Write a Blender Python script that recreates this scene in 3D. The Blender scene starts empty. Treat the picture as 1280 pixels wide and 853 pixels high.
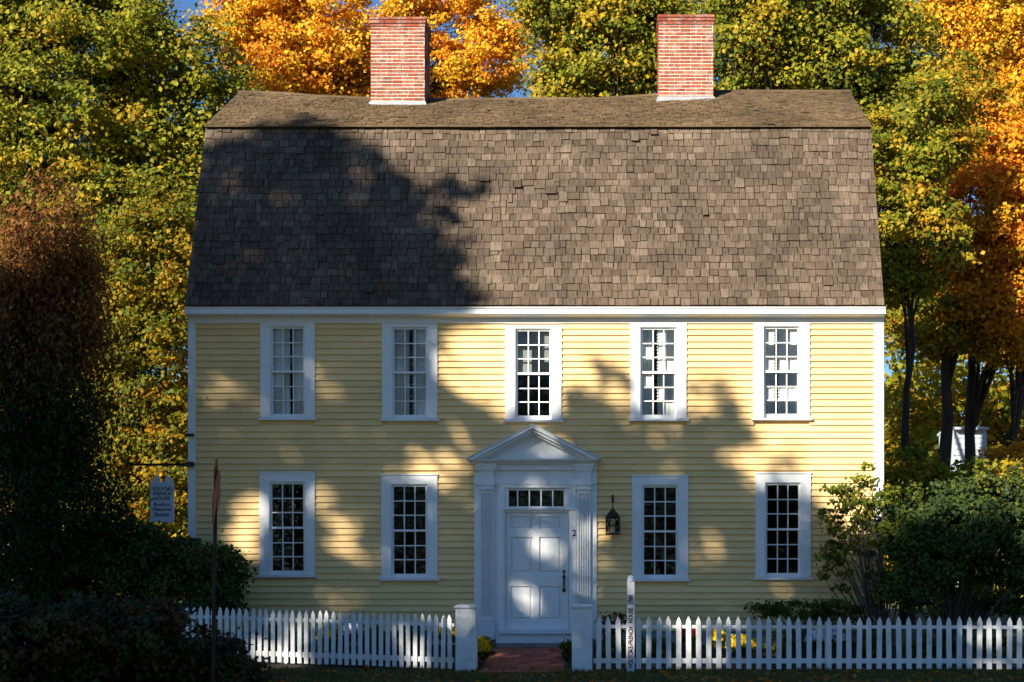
import bpy, math, random
import numpy as np
random.seed(11); rng = np.random.default_rng(11)
C = bpy.context.scene.collection
R = math.radians
# ------------------------------------------------------------------ camera geometry
CX, CY, CZ, F = 1.35, -28.0, 1.7, 2072.0
VX, VY = 770.0, 700.0
def P(px, py, Y=0.0):
    d = (Y - CY) / F
    return (CX + (px - VX) * d, Y, CZ - (py - VY) * d)
def wx(px): return CX + (px - VX) * 28.0 / F
def wz(py): return CZ - (py - VY) * 28.0 / F
def ground(x, y):
    if y >= 0: return 0.27
    if y <= -2.5: return 0.0
    return 0.27 * (1 + y / 2.5)

# ------------------------------------------------------------------ materials
def newmat(name):
    m = bpy.data.materials.new(name); m.use_nodes = True
    n = m.node_tree.nodes; l = m.node_tree.links
    return m, n, l, n['Principled BSDF']
def ramp(n, stops):
    r = n.new('ShaderNodeValToRGB')
    e = r.color_ramp.elements
    while len(e) < len(stops): e.new(0.5)
    for el, (p, c) in zip(e, stops):
        el.position = p; el.color = (*c, 1)
    return r
def mat(name, col, rough=0.7, var=0.12, scale=6.0, bump=0.0, island=0.0, spec=0.3, metal=0.0, stretch=(1, 1, 1), dirt=None, dirt_amt=0.0):
    m, n, l, b = newmat(name)
    tc = n.new('ShaderNodeTexCoord'); mp = n.new('ShaderNodeMapping'); mp.inputs['Scale'].default_value = stretch
    l.new(tc.outputs['Object'], mp.inputs['Vector'])
    nz = n.new('ShaderNodeTexNoise'); nz.inputs['Scale'].default_value = scale; nz.inputs['Detail'].default_value = 6
    l.new(mp.outputs[0], nz.inputs['Vector'])
    r = ramp(n, [(0.25, tuple(c * (1 - var) for c in col)), (0.75, tuple(min(1, c * (1 + var)) for c in col))])
    l.new(nz.outputs['Fac'], r.inputs[0]); out = r.outputs[0]
    if island:
        g = n.new('ShaderNodeNewGeometry'); mr = n.new('ShaderNodeMapRange')
        mr.inputs['To Min'].default_value = 1 - island; mr.inputs['To Max'].default_value = 1 + island
        l.new(g.outputs['Random Per Island'], mr.inputs['Value'])
        mx = n.new('ShaderNodeVectorMath'); mx.operation = 'SCALE'
        l.new(out, mx.inputs[0]); l.new(mr.outputs[0], mx.inputs['Scale']); out = mx.outputs[0]
    if dirt:
        n2 = n.new('ShaderNodeTexNoise'); n2.inputs['Scale'].default_value = scale * 0.35; n2.inputs['Detail'].default_value = 8
        n2.inputs['Roughness'].default_value = 0.7
        l.new(mp.outputs[0], n2.inputs['Vector'])
        r2 = ramp(n, [(0.5, (0, 0, 0)), (0.68, (dirt_amt,) * 3)]); l.new(n2.outputs['Fac'], r2.inputs[0])
        mix = n.new('ShaderNodeMix'); mix.data_type = 'RGBA'
        l.new(r2.outputs[0], mix.inputs['Factor']); l.new(out, mix.inputs['A']); mix.inputs['B'].default_value = (*dirt, 1)
        out = mix.outputs['Result']
    l.new(out, b.inputs['Base Color'])
    b.inputs['Roughness'].default_value = rough; b.inputs['Specular IOR Level'].default_value = spec; b.inputs['Metallic'].default_value = metal
    if bump:
        bp = n.new('ShaderNodeBump'); bp.inputs['Strength'].default_value = bump; bp.inputs['Distance'].default_value = 0.02
        n3 = n.new('ShaderNodeTexNoise'); n3.inputs['Scale'].default_value = scale * 5; n3.inputs['Detail'].default_value = 5
        l.new(mp.outputs[0], n3.inputs['Vector']); l.new(n3.outputs['Fac'], bp.inputs['Height']); l.new(bp.outputs[0], b.inputs['Normal'])
    return m
def leafmat(name='leaf', trans=0.3):
    m, n, l, b = newmat(name)
    a = n.new('ShaderNodeAttribute'); a.attribute_name = 'Col'
    l.new(a.outputs['Color'], b.inputs['Base Color']); b.inputs['Roughness'].default_value = 0.55; b.inputs['Specular IOR Level'].default_value = 0.15
    t = n.new('ShaderNodeBsdfTranslucent'); l.new(a.outputs['Color'], t.inputs['Color'])
    ms = n.new('ShaderNodeMixShader'); ms.inputs[0].default_value = trans
    l.new(b.outputs[0], ms.inputs[1]); l.new(t.outputs[0], ms.inputs[2])
    l.new(ms.outputs[0], n['Material Output'].inputs['Surface'])
    return m
def glassmat():
    m, n, l, b = newmat('window_glass')
    n.remove(b)
    fr = n.new('ShaderNodeFresnel'); fr.inputs['IOR'].default_value = 1.5
    tr = n.new('ShaderNodeBsdfTransparent'); tr.inputs['Color'].default_value = (0.9, 0.93, 0.92, 1)
    gl = n.new('ShaderNodeBsdfGlossy'); gl.inputs['Roughness'].default_value = 0.03
    tc = n.new('ShaderNodeTexCoord'); nz = n.new('ShaderNodeTexNoise'); nz.inputs['Scale'].default_value = 5
    l.new(tc.outputs['Object'], nz.inputs['Vector'])
    bp = n.new('ShaderNodeBump'); bp.inputs['Strength'].default_value = 0.25; bp.inputs['Distance'].default_value = 0.03
    l.new(nz.outputs['Fac'], bp.inputs['Height']); l.new(bp.outputs[0], gl.inputs['Normal'])
    ms = n.new('ShaderNodeMixShader')
    l.new(fr.outputs[0], ms.inputs[0]); l.new(tr.outputs[0], ms.inputs[1]); l.new(gl.outputs[0], ms.inputs[2])
    l.new(ms.outputs[0], n['Material Output'].inputs['Surface'])
    return m
def brickmat(name):
    m, n, l, b = newmat(name)
    g = n.new('ShaderNodeNewGeometry')
    r = ramp(n, [(0.0, (0.20, 0.036, 0.014)), (0.35, (0.31, 0.060, 0.022)), (0.6, (0.25, 0.050, 0.022)), (0.8, (0.36, 0.10, 0.04)), (1.0, (0.15, 0.055, 0.035))])
    l.new(g.outputs['Random Per Island'], r.inputs[0])
    tc = n.new('ShaderNodeTexCoord'); nz = n.new('ShaderNodeTexNoise'); nz.inputs['Scale'].default_value = 5; nz.inputs['Detail'].default_value = 9
    nz.inputs['Roughness'].default_value = 0.75
    l.new(tc.outputs['Object'], nz.inputs['Vector'])
    r2 = ramp(n, [(0.50, (0, 0, 0)), (0.62, (0.6,) * 3)]); l.new(nz.outputs['Fac'], r2.inputs[0])
    mix = n.new('ShaderNodeMix'); mix.data_type = 'RGBA'
    l.new(r2.outputs[0], mix.inputs['Factor']); l.new(r.outputs[0], mix.inputs['A']); mix.inputs['B'].default_value = (0.40, 0.30, 0.235, 1)
    l.new(mix.outputs['Result'], b.inputs['Base Color']); b.inputs['Roughness'].default_value = 0.9
    return m
def shinglemat(name, cols, moss=None):
    m, n, l, b = newmat(name)
    g = n.new('ShaderNodeNewGeometry')
    r = ramp(n, [(i / (len(cols) - 1), c) for i, c in enumerate(cols)])
    l.new(g.outputs['Random Per Island'], r.inputs[0])
    tc = n.new('ShaderNodeTexCoord'); mp = n.new('ShaderNodeMapping'); mp.inputs['Scale'].default_value = (14, 1.5, 1.5)
    l.new(tc.outputs['Object'], mp.inputs[0])
    nz = n.new('ShaderNodeTexNoise'); nz.inputs['Scale'].default_value = 4; nz.inputs['Detail'].default_value = 6; l.new(mp.outputs[0], nz.inputs['Vector'])
    mr = n.new('ShaderNodeMapRange'); mr.inputs['From Min'].default_value = 0.3; mr.inputs['From Max'].default_value = 0.7
    mr.inputs['To Min'].default_value = 0.62; mr.inputs['To Max'].default_value = 1.3
    l.new(nz.outputs['Fac'], mr.inputs[0])
    n4 = n.new('ShaderNodeTexNoise'); n4.inputs['Scale'].default_value = 0.9; n4.inputs['Detail'].default_value = 5; l.new(tc.outputs['Object'], n4.inputs['Vector'])
    mr4 = n.new('ShaderNodeMapRange'); mr4.inputs['From Min'].default_value = 0.3; mr4.inputs['From Max'].default_value = 0.7
    mr4.inputs['To Min'].default_value = 0.68; mr4.inputs['To Max'].default_value = 1.3; l.new(n4.outputs['Fac'], mr4.inputs[0])
    mu = n.new('ShaderNodeMath'); mu.operation = 'MULTIPLY'; l.new(mr.outputs[0], mu.inputs[0]); l.new(mr4.outputs[0], mu.inputs[1])
    mx = n.new('ShaderNodeVectorMath'); mx.operation = 'SCALE'; l.new(r.outputs[0], mx.inputs[0]); l.new(mu.outputs[0], mx.inputs['Scale'])
    out = mx.outputs[0]
    if moss:
        nm = n.new('ShaderNodeTexNoise'); nm.inputs['Scale'].default_value = 7; nm.inputs['Detail'].default_value = 8; l.new(tc.outputs['Object'], nm.inputs['Vector'])
        rm = ramp(n, [(0.48, (0, 0, 0)), (0.6, (0.7,) * 3)]); l.new(nm.outputs['Fac'], rm.inputs[0])
        mix = n.new('ShaderNodeMix'); mix.data_type = 'RGBA'; l.new(rm.outputs[0], mix.inputs['Factor']); l.new(out, mix.inputs['A']); mix.inputs['B'].default_value = (*moss, 1)
        out = mix.outputs['Result']
    l.new(out, b.inputs['Base Color']); b.inputs['Roughness'].default_value = 0.85; b.inputs['Specular IOR Level'].default_value = 0.2
    bp = n.new('ShaderNodeBump'); bp.inputs['Strength'].default_value = 0.5; bp.inputs['Distance'].default_value = 0.01
    l.new(nz.outputs['Fac'], bp.inputs['Height']); l.new(bp.outputs[0], b.inputs['Normal'])
    return m
M = {
 'siding': mat('yellow_paint', (0.83, 0.575, 0.25), 0.6, 0.06, 2.5, 0.15, 0.09, dirt=(0.58, 0.41, 0.19), dirt_amt=0.35),
 'white': mat('white_paint', (0.80, 0.80, 0.78), 0.5, 0.04, 4, 0.1, 0.02, dirt=(0.62, 0.61, 0.57), dirt_amt=0.3),
 'fence': mat('fence_paint', (0.74, 0.74, 0.72), 0.6, 0.08, 7, 0.3, 0.08, dirt=(0.42, 0.43, 0.36), dirt_amt=0.6),
 'glass': glassmat(),
 'inside': mat('interior_shade_tone', (0.05, 0.045, 0.04), 0.9),  # near-black wall colour stands in for the darkness of the unlit rooms
 'brick': brickmat('chimney_brick'),
 'mortar': mat('lime_mortar', (0.60, 0.53, 0.44), 0.95, 0.15, 12, 0.4),
 'lead': mat('lead_flashing', (0.30, 0.31, 0.33), 0.6, 0.15, 9, 0.3),
 'shingle': shinglemat('wood_shingles', [(0.0739, 0.0514, 0.0341), (0.1215, 0.0871, 0.0587), (0.0972, 0.0682, 0.0464), (0.1638, 0.1207, 0.0841), (0.111, 0.0792, 0.0535), (0.0846, 0.0583, 0.0394), (0.1374, 0.0989, 0.0674)]),
 'shingle2': shinglemat('upper_shingles', [(0.12, 0.0764, 0.0396), (0.16, 0.1058, 0.054), (0.095, 0.0598, 0.0324), (0.18, 0.1196, 0.063)], moss=(0.135, 0.092, 0.045)),
 'black': mat('black_iron', (0.012, 0.011, 0.011), 0.45, 0.3, 9, 0, 0, 0.5),
 'copper': mat('dark_copper', (0.05, 0.03, 0.018), 0.5, 0.4, 12, 0, 0, 0.5, 0.6),
 'stone': mat('granite', (0.26, 0.25, 0.23), 0.85, 0.2, 8, 0.5),
 'curtain': None,
 'shade': mat('roller_shade', (0.22, 0.23, 0.22), 0.9),
 'bark': mat('bark', (0.05, 0.036, 0.026), 0.95, 0.5, 6, 1.0, stretch=(1, 1, .25)),
 'stem': mat('shrub_stem', (0.10, 0.075, 0.055), 0.9, 0.3, 9, 0.5),
 'leaf': leafmat('autumn_leaf', 0.42),
 'leaf_dark': leafmat('shrub_leaf', 0.12),
 'pathbrick': mat('path_brick', (0.34, 0.105, 0.065), 0.9, 0.3, 5, 0.5, 0.35),
 'sand': mat('path_sand', (0.13, 0.10, 0.075), 0.95, 0.2, 8, 0.4),
 'ground': mat('lawn', (0.078, 0.075, 0.028), 0.95, 0.4, 1.5, 0.8, dirt=(0.075, 0.05, 0.025), dirt_amt=0.8),
 'bed': mat('garden_soil', (0.035, 0.024, 0.016), 0.95, 0.4, 8, 0.8),
 'pole': mat('rusty_post', (0.045, 0.022, 0.015), 0.8, 0.4, 9, 0.3),
 'redsign': mat('weathered_red_plate', (0.30, 0.075, 0.045), 0.6, 0.35, 6, 0.1),
 'signblue': mat('sign_board_paint', (0.66, 0.70, 0.72), 0.5, 0.05, 5),
 'ink': mat('sign_lettering', (0.01, 0.014, 0.03), 0.5, 0.05),
 'postwhite': mat('marker_paint', (0.82, 0.76, 0.74), 0.5, 0.06, 5),
 'greyroof': mat('asphalt_roof', (0.12, 0.115, 0.11), 0.9, 0.2, 5),
 'barn': mat('barn_paint', (0.50, 0.52, 0.55), 0.6, 0.1, 3),
}
def curtainmat():
    m, n, l, b = newmat('curtain_cloth')
    b.inputs['Base Color'].default_value = (0.80, 0.79, 0.76, 1); b.inputs['Roughness'].default_value = 0.9
    t = n.new('ShaderNodeBsdfTranslucent'); t.inputs['Color'].default_value = (0.8, 0.79, 0.76, 1)
    ms = n.new('ShaderNodeMixShader'); ms.inputs[0].default_value = 0.15
    l.new(b.outputs[0], ms.inputs[1]); l.new(t.outputs[0], ms.inputs[2]); l.new(ms.outputs[0], n['Material Output'].inputs['Surface'])
    return m
M['curtain'] = curtainmat()

# ------------------------------------------------------------------ mesh helpers
def link(name, me, parent=None):
    o = bpy.data.objects.new(name, me); C.objects.link(o)
    if parent: o.parent = parent
    return o
class MB:
    def __init__(s): s.v = []; s.f = []
    def add(s, vs, fs):
        k = len(s.v); s.v += [tuple(v) for v in vs]; s.f += [tuple(i + k for i in f) for f in fs]
    def box(s, x0, x1, y0, y1, z0, z1):
        if x0 > x1: x0, x1 = x1, x0
        if z0 > z1: z0, z1 = z1, z0
        if y0 > y1: y0, y1 = y1, y0
        s.add([(x0,y0,z0),(x1,y0,z0),(x1,y1,z0),(x0,y1,z0),(x0,y0,z1),(x1,y0,z1),(x1,y1,z1),(x0,y1,z1)],
              [(0,3,2,1),(4,5,6,7),(0,1,5,4),(1,2,6,5),(2,3,7,6),(3,0,4,7)])
    def loft(s, a, b, caps=True):
        n = len(a); s.add(list(a) + list(b), [(i, (i+1) % n, n + (i+1) % n, n + i) for i in range(n)] + ([tuple(range(n))[::-1], tuple(range(n, 2*n))] if caps else []))
    def extx(s, prof, x0, x1):   # profile in (y,z)
        s.loft([(x0, y, z) for y, z in prof], [(x1, y, z) for y, z in prof])
    def exty(s, prof, y0, y1):   # profile in (x,z)
        s.loft([(x, y0, z) for x, z in prof], [(x, y1, z) for x, z in prof])
    def frustum(s, x0, x1, z0, z1, yb, yf, inset):
        a = [(x0,yb,z0),(x1,yb,z0),(x1,yb,z1),(x0,yb,z1)]; i = inset
        b = [(x0+i,yf,z0+i),(x1-i,yf,z0+i),(x1-i,yf,z1-i),(x0+i,yf,z1-i)]
        s.loft(a, b)
    def tube(s, pts, rad, n=6, cap=True):
        pts = [np.array(p, float) for p in pts]; rings = []
        for i, p in enumerate(pts):
            d = pts[min(i+1, len(pts)-1)] - pts[max(i-1, 0)]; d = d / (np.linalg.norm(d) + 1e-9)
            up = np.array((0, 0, 1.0)) if abs(d[2]) < 0.9 else np.array((1.0, 0, 0))
            u = np.cross(d, up); u /= np.linalg.norm(u); w = np.cross(d, u)
            r = rad[i] if hasattr(rad, '__len__') else rad
            rings.append([p + r * (math.cos(2*math.pi*k/n) * u + math.sin(2*math.pi*k/n) * w) for k in range(n)])
        base = len(s.v)
        for rg in rings: s.v += [tuple(q) for q in rg]
        for i in range(len(rings) - 1):
            for k in range(n):
                a = base + i*n + k; b = base + i*n + (k+1) % n
                s.f.append((a, b, b + n, a + n))
        if cap: s.f.append(tuple(base + k for k in range(n))[::-1]); s.f.append(tuple(base + (len(rings)-1)*n + k for k in range(n)))
    def build(s, name, m, parent=None, smooth=False, origin=None):
        me = bpy.data.meshes.new(name)
        vs = s.v
        if origin is not None: vs = [(a-origin[0], b-origin[1], c-origin[2]) for a, b, c in vs]
        me.from_pydata(vs, [], s.f); me.materials.append(m); me.validate()
        import bmesh
        bm = bmesh.new(); bm.from_mesh(me); bmesh.ops.recalc_face_normals(bm, faces=bm.faces); bm.to_mesh(me); bm.free()
        if smooth: me.shade_smooth()
        o = link(name, me, parent)
        if origin is not None and parent is None: o.location = origin
        return o
def empty(name, loc, label, cat, group=None):
    o = bpy.data.objects.new(name, None); C.objects.link(o); o.location = loc; o.empty_display_size = 0.2
    tag(o, label, cat, group); return o
def tag(o, label=None, cat=None, group=None, kind=None):
    if label: o['label'] = label
    if cat: o['category'] = cat
    if group: o['group'] = group
    if kind: o['kind'] = kind
    return o
def keep(root):      # children were modelled in world space: keep them there
    bpy.context.view_layer.update()
    inv = root.matrix_world.inverted()
    for ch in root.children: ch.matrix_parent_inverse = inv
def text(name, s, size, m, parent, loc, rot, ext=0.003, sx=1.0, bold=0.002):
    cu = bpy.data.curves.new(name, 'FONT'); cu.body = s; cu.size = size; cu.align_x = 'CENTER'; cu.align_y = 'CENTER'; cu.extrude = ext; cu.offset = bold
    o = bpy.data.objects.new(name, cu); C.objects.link(o); bpy.context.view_layer.update()
    me = bpy.data.meshes.new_from_object(o.evaluated_get(bpy.context.evaluated_depsgraph_get()))
    bpy.data.objects.remove(o); me.materials.clear(); me.materials.append(m)
    o = link(name, me, parent); o.location = loc; o.rotation_euler = rot; o.scale = (sx, 1, 1)
    return o

# ------------------------------------------------------------------ leaves
def rnd_dir(n):
    d = rng.normal(size=(n, 3)); return d / np.linalg.norm(d, axis=1, keepdims=True)
def leaf_mesh(name, pts, nrm, size, col, m, parent, aspect=0.8, hang=None):
    n = len(pts)
    nrm = nrm / (np.linalg.norm(nrm, axis=1, keepdims=True) + 1e-9)
    t = rnd_dir(n)
    if hang is not None: t = t * (1 - hang) + np.array((0, 0, -1.0)) * hang
    u = t - (t * nrm).sum(1, keepdims=True) * nrm; u /= np.linalg.norm(u, axis=1, keepdims=True) + 1e-9
    w = np.cross(nrm, u)
    sz = size * rng.uniform(0.5, 1.5, (n, 1)); a = sz * 0.5; b = sz * 0.5 * aspect
    V = np.empty((n, 4, 3), np.float32)
    V[:, 0] = pts - u * a; V[:, 1] = pts + w * b - u * a * 0.1 + nrm * sz * 0.08; V[:, 2] = pts + u * a; V[:, 3] = pts - w * b - u * a * 0.1 + nrm * sz * 0.08
    me = bpy.data.meshes.new(name)
    me.vertices.add(4*n); me.vertices.foreach_set('co', V.reshape(-1))
    me.loops.add(4*n); me.loops.foreach_set('vertex_index', np.arange(4*n, dtype=np.int32))
    me.polygons.add(n); me.polygons.foreach_set('loop_start', np.arange(0, 4*n, 4, dtype=np.int32)); 
    me.update(calc_edges=True)
    ca = me.color_attributes.new('Col', 'FLOAT_COLOR', 'POINT')
    cc = np.ones((n, 4, 4), np.float32); cc[:, :, :3] = np.clip(col, 0, 1)[:, None, :]
    ca.data.foreach_set('color', cc.reshape(-1))
    me.materials.append(m)
    return link(name, me, parent)
def puffs(ells, n, shell=0.55):
    w = np.array([e[3] * e[4] + e[3] * e[5] + e[4] * e[5] for e in ells]); w /= w.sum()
    k = rng.choice(len(ells), n, p=w); E = np.array(ells)[k]
    d = rnd_dir(n); r = rng.uniform(shell ** 2, 1, (n, 1)) ** 0.5
    return E[:, :3] + d * r * E[:, 3:6], d
G_, YG, YL, OR, DO, BR, RD, DG = [np.array(c) for c in ((.10, .135, .014), (.29, .275, .02), (.74, .46, .03), (.78, .33, .018), (.60, .18, .012), (.16, .06, .022), (.30, .05, .015), (.028, .050, .014))]
PAL = {
 'green': [(G_, 4), (YG, 6), (YL*.7, 1.3)], 'yellowgreen': [(G_, 3), (YG, 5), (YL*.8, 2)], 'goldgreen': [(G_, 4), (YG, 4), (YL*.75, 2.2), (OR*.6, .8)],
 'orange': [(OR, 5), (YL, 5), (DO, 1), (YG, .8)], 'deep': [(OR, 5), (DO, 2.5), (YL*.8, 2), (YG*.8, 1.2)], 'yellow': [(YL, 6), (OR, 3), (YG, 1)],
 'olive': [(G_*.8, 4), (YG*.6, 3), (DG, 3)], 'dark': [(DG*.8, 5), (BR*.6, 3), (G_*.5, 1)], 'copper': [(BR*1.7, 5), (DG*.8, 3), (YL*.3, 1)], 'mixgreen': [(G_, 4), (YG*.8, 3), (OR*.5, .4)],
 'goldgreen_shaded': [(G_*.8, 4), (YG*.7, 3), (YL*.5, 2), (OR*.5, 1)], 'lil': [(G_, 4), (YG*.8, 4), (DG, 2)],  # first palette: goldgreen dimmed, the tree's partial shade put into the leaf colours
 'shrub': [(DG*1.1, 5), (G_*.6, 2.5), (YG*.4, .7)],
}
def pal_colors(pal, npuff, ids):
    cols = np.array([c for c, w in PAL[pal]]); w = np.array([w for c, w in PAL[pal]], float); w /= w.sum()
    pk = cols[rng.choice(len(cols), npuff, p=w)]
    n = len(ids)
    own = cols[rng.choice(len(cols), n, p=w)]
    mixf = rng.uniform(0.2, 0.75, (n, 1))
    c = pk[ids] * (1 - mixf) + own * mixf
    return c * rng.uniform(0.7, 1.3, (n, 1))
def crown(name, ells, npuff, pr, nleaf, size, pal, parent, m='leaf', flat=0.52, shell=0.4, minz=0.1, fn=None, hang=None, aspect=0.8, gap=0.0, keepfn=None, droop=0.0):
    pc, pd = puffs(ells, npuff, shell)
    prr = pr * rng.uniform(0.6, 1.35, npuff)
    ids = np.repeat(np.arange(npuff), nleaf); n = len(ids)
    d = rnd_dir(n); r = rng.uniform(0.05, 1, (n, 1)) ** 0.5; r = r * np.where(rng.random((n, 1)) < .25, rng.uniform(1, 1.55, (n, 1)), 1)
    an = rng.uniform(.65, 1.4, (npuff, 3)); an[:, 2] = rng.uniform(.7, 1.3, npuff)
    off = d * r * prr[ids][:, None] * np.array((1, 1, flat)) * an[ids]
    if droop: off[:, 2] -= droop * (off[:, 0]**2 + off[:, 1]**2) / (pr + 1e-6)
    pts = pc[ids] + off
    nr = d * 0.4 + pd[ids] * 0.25 + np.array((-0.22, -0.4, 0.5)) + rng.normal(size=(n, 3)) * 0.6
    col = pal_colors(pal, npuff, ids)
    if fn is not None: col = fn(pts, col)
    k = pts[:, 2] > minz
    if keepfn is not None: k &= keepfn(pts)
    leaf_mesh(name, pts[k], nr[k], size, col[k], M[m], parent, aspect, hang)
    return pc
def skeleton(name, base, top, r0, pcs, parent, nlimb=9, m='bark', lowfrac=0.35, sub=2, bend=0.35):
    mb = MB(); base = np.array(base, float); top = np.array(top, float)
    ts = np.linspace(0, 1, 9); wob = rng.normal(size=(9, 3)) * bend * 0.35; wob[0] = 0; wob[:, 2] = 0
    tr = [base + (top - base) * t + wob[i] * t for i, t in enumerate(ts)]
    rad = [r0 * (1.25 if i == 0 else 1) * (1 - 0.88 * t) + 0.01 for i, t in enumerate(ts)]
    mb.tube(tr, rad, 9)
    def at(t):
        f = t * 8; i = min(int(f), 7); return tr[i] + (tr[i+1] - tr[i]) * (f - i), rad[i] + (rad[i+1]-rad[i]) * (f-i)
    sel = rng.choice(len(pcs), min(nlimb, len(pcs)), replace=False); tips = pcs[sel]; mids = []
    H = max(top[2] - base[2], .1)
    for tip in tips:
        h = (tip[2] - base[2]) / H
        t = min(max(h * 0.72 - 0.1, lowfrac), 0.93); s, rr = at(t)
        m1 = s + (tip - s) * 0.35 + np.array((0, 0, 0.12)) * np.linalg.norm(tip - s) + rng.normal(size=3) * 0.1
        m2 = s + (tip - s) * 0.7 + np.array((0, 0, 0.08)) * np.linalg.norm(tip - s) + rng.normal(size=3) * 0.12
        q = min(rr * 0.6, r0 * .45); mb.tube([s, m1, m2, tip], [q, q*.65, q*.4, q*.18], 6); mids.append((m2, m1, q * .3))
    tA = np.array([a for a, _, _ in mids])
    for p in pcs:
        i = int(np.argmin(((tA - p)**2).sum(1))); s = mids[i][0] if rng.random() < .6 else mids[i][1]; q = max(mids[i][2] * .55, .008)
        mm = (s + p) / 2 + rng.normal(size=3) * 0.15; mb.tube([s, mm, p], [q, q*.6, q*.25], 4, cap=False)
    return mb.build(name, M[m], parent, smooth=True)
def tree(name, label, base, topz, r0, ells, npuff, pr, nleaf, size, pal, cat='tree', group=None, nlimb=9, lowfrac=0.35, lean=(0, 0), **kw):
    root = empty(name, base, label, cat, group)
    pc = crown('crown', ells, npuff, pr, nleaf, size, pal, root, **kw)
    skeleton('trunk', base, (base[0] + lean[0], base[1] + lean[1], topz), r0, pc, root, nlimb, lowfrac=lowfrac)
    keep(root); return root
def E(px, py, Y, rx, rz, ry=None):   # crown lobe: centre and radii given in photo pixels at depth Y
    s = (Y - CY) / F; c = P(px, py, Y); return (c[0], c[1], c[2], rx * s, (ry if ry else rx * s * 0.9), rz * s)
def base_at(px, Y):
    x = P(px, 0, Y)[0]; return (x, Y, ground(x, Y) - 0.03)

# ------------------------------------------------------------------ setting: ground, path
def make_ground():
    xs = np.concatenate([[-400, -150, -60, -25], np.linspace(-14, 14, 57), [25, 60, 150, 400]])
    ys = np.concatenate([[-300, -100, -50, -28, -15, -10, -8], np.linspace(-6, 2, 33), [6, 12, 25, 60, 120, 500]])
    V = []; 
    for y in ys:
        for x in xs:
            z = ground(x, y) + (0.015 * math.sin(x * 2.1 + y) * math.sin(y * 2.7) if y < -2.9 else 0)
            V.append((x, y, z))
    nx = len(xs); Fc = [(j*nx+i, j*nx+i+1, (j+1)*nx+i+1, (j+1)*nx+i) for j in range(len(ys)-1) for i in range(nx-1)]
    me = bpy.data.meshes.new('ground'); me.from_pydata(V, [], Fc); me.materials.append(M['ground']); o = link('ground', me); o['kind'] = 'structure'
make_ground()
def slope_patch(name, x0, x1, y0, y1, lift, m):
    V = []; n = 12
    for j in range(n + 1):
        y = y0 + (y1 - y0) * j / n
        V += [(x0, y, ground(x0, y) + lift), (x1, y, ground(x1, y) + lift)]
    me = bpy.data.meshes.new(name); me.from_pydata(V, [], [(2*j, 2*j+1, 2*j+3, 2*j+2) for j in range(n)]); me.materials.append(m)
    o = link(name, me); o['kind'] = 'structure'; return o
pxl, pxr = wx(620) - .02, wx(706) + .05
slope_patch('garden_bed', -7.5, pxl - 0.06, -2.35, -0.12, 0.004, M['bed'])
slope_patch('garden_bed', pxr + 0.06, 10.5, -2.35, -0.12, 0.004, M['bed'])
def make_path():
    mb = MB(); y = -3.2; k = 0
    while y < -0.55:
        x = pxl - (0.1 if k % 2 else 0)
        while x < pxr:
            a, b = max(x + .004, pxl), min(x + .2, pxr)
            if b - a > .03:
                dz = random.uniform(-.004, .005); za = ground(0, y) + .022 + dz; zb = ground(0, y + .095) + .022 + dz
                mb.add([(a,y+.004,za-.03),(b,y+.004,za-.03),(b,y+.096,zb-.03),(a,y+.096,zb-.03),(a,y+.004,za),(b,y+.004,za),(b,y+.096,zb),(a,y+.096,zb)],
                       [(4,5,6,7),(0,1,5,4),(1,2,6,5),(2,3,7,6),(3,0,4,7)])
            x += .205
        y += .101; k += 1
    o = mb.build('path', M['pathbrick']); o['kind'] = 'structure'
    slope_patch('path_bedding', pxl - .02, pxr + .02, -3.22, -0.5, 0.010, M['sand'])
make_path()

# ------------------------------------------------------------------ house
XL, XR = wx(236), wx(1104)
YE, ZE, YB, ZB, YR, ZR = -0.25, 5.95, 1.2, 9.33, 3.8, 10.66
DEPTH = 2 * YR
house = empty('house', (0, 0, 0.27), 'two storey yellow clapboard house with brown gambrel roof and white trim', 'house')
win_up = [(326, 394, 404, 526), (478, 547, 405, 527), (632, 702, 407, 528), (788, 858, 405, 527), (942, 1012, 404, 526)]
win_lo = [(325, 394, 591, 722), (477, 547, 594, 726), (790, 860, 595, 727), (944, 1013, 592, 725)]
holes = [(wx(a), wx(b), wz(d), wz(c)) for a, b, c, d in win_up + win_lo] + [(wx(593), wx(746), 0, wz(578))]
def intervals(x0, x1, z0, z1):
    iv = [(x0, x1)]
    for a, b, c, d in holes:
        if c < z1 - .01 and d > z0 + .01:
            out = []
            for p, q in iv:
                if b <= p or a >= q: out.append((p, q)); continue
                if a > p: out.append((p, a))
                if b < q: out.append((b, q))
            iv = out
    return iv
def front_wall():
    mb = MB(); z = 0.50; e = 0.1085; cbl, cbr = wx(245), wx(1092)
    while z < wz(401):
        z1 = min(z + e, wz(401))
        for a, b in intervals(cbl, cbr, z, z1):
            x = a
            while x < b - .001:      # random butt joints
                nx = b if b - x < 2.6 else x + random.uniform(1.6, 3.4)
                if b - nx < .5: nx = b
                dz = random.uniform(-.0015, .0015)
                mb.extx([(0, z+dz), (-.040, z+dz + .001), (-.038, z+dz+.012), (-.008, z1+dz+.002), (0, z1+dz)], x + (0 if x == a else .0015), nx); x = nx
        z += e
    mb.build('siding', M['siding'], house)
    sh = MB()                           # sheathing behind with real openings
    zs = sorted({0.27, 5.95} | {h[2] for h in holes if h[2] > .3} | {h[3] for h in holes})
    for z0, z1 in zip(zs, zs[1:]):
        for a, b in intervals(XL + .01, XR - .01, z0, z1): sh.box(a, b, 0.001, .12, z0, z1)
    sh.build('wall', M['siding'], house)
front_wall()
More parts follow.
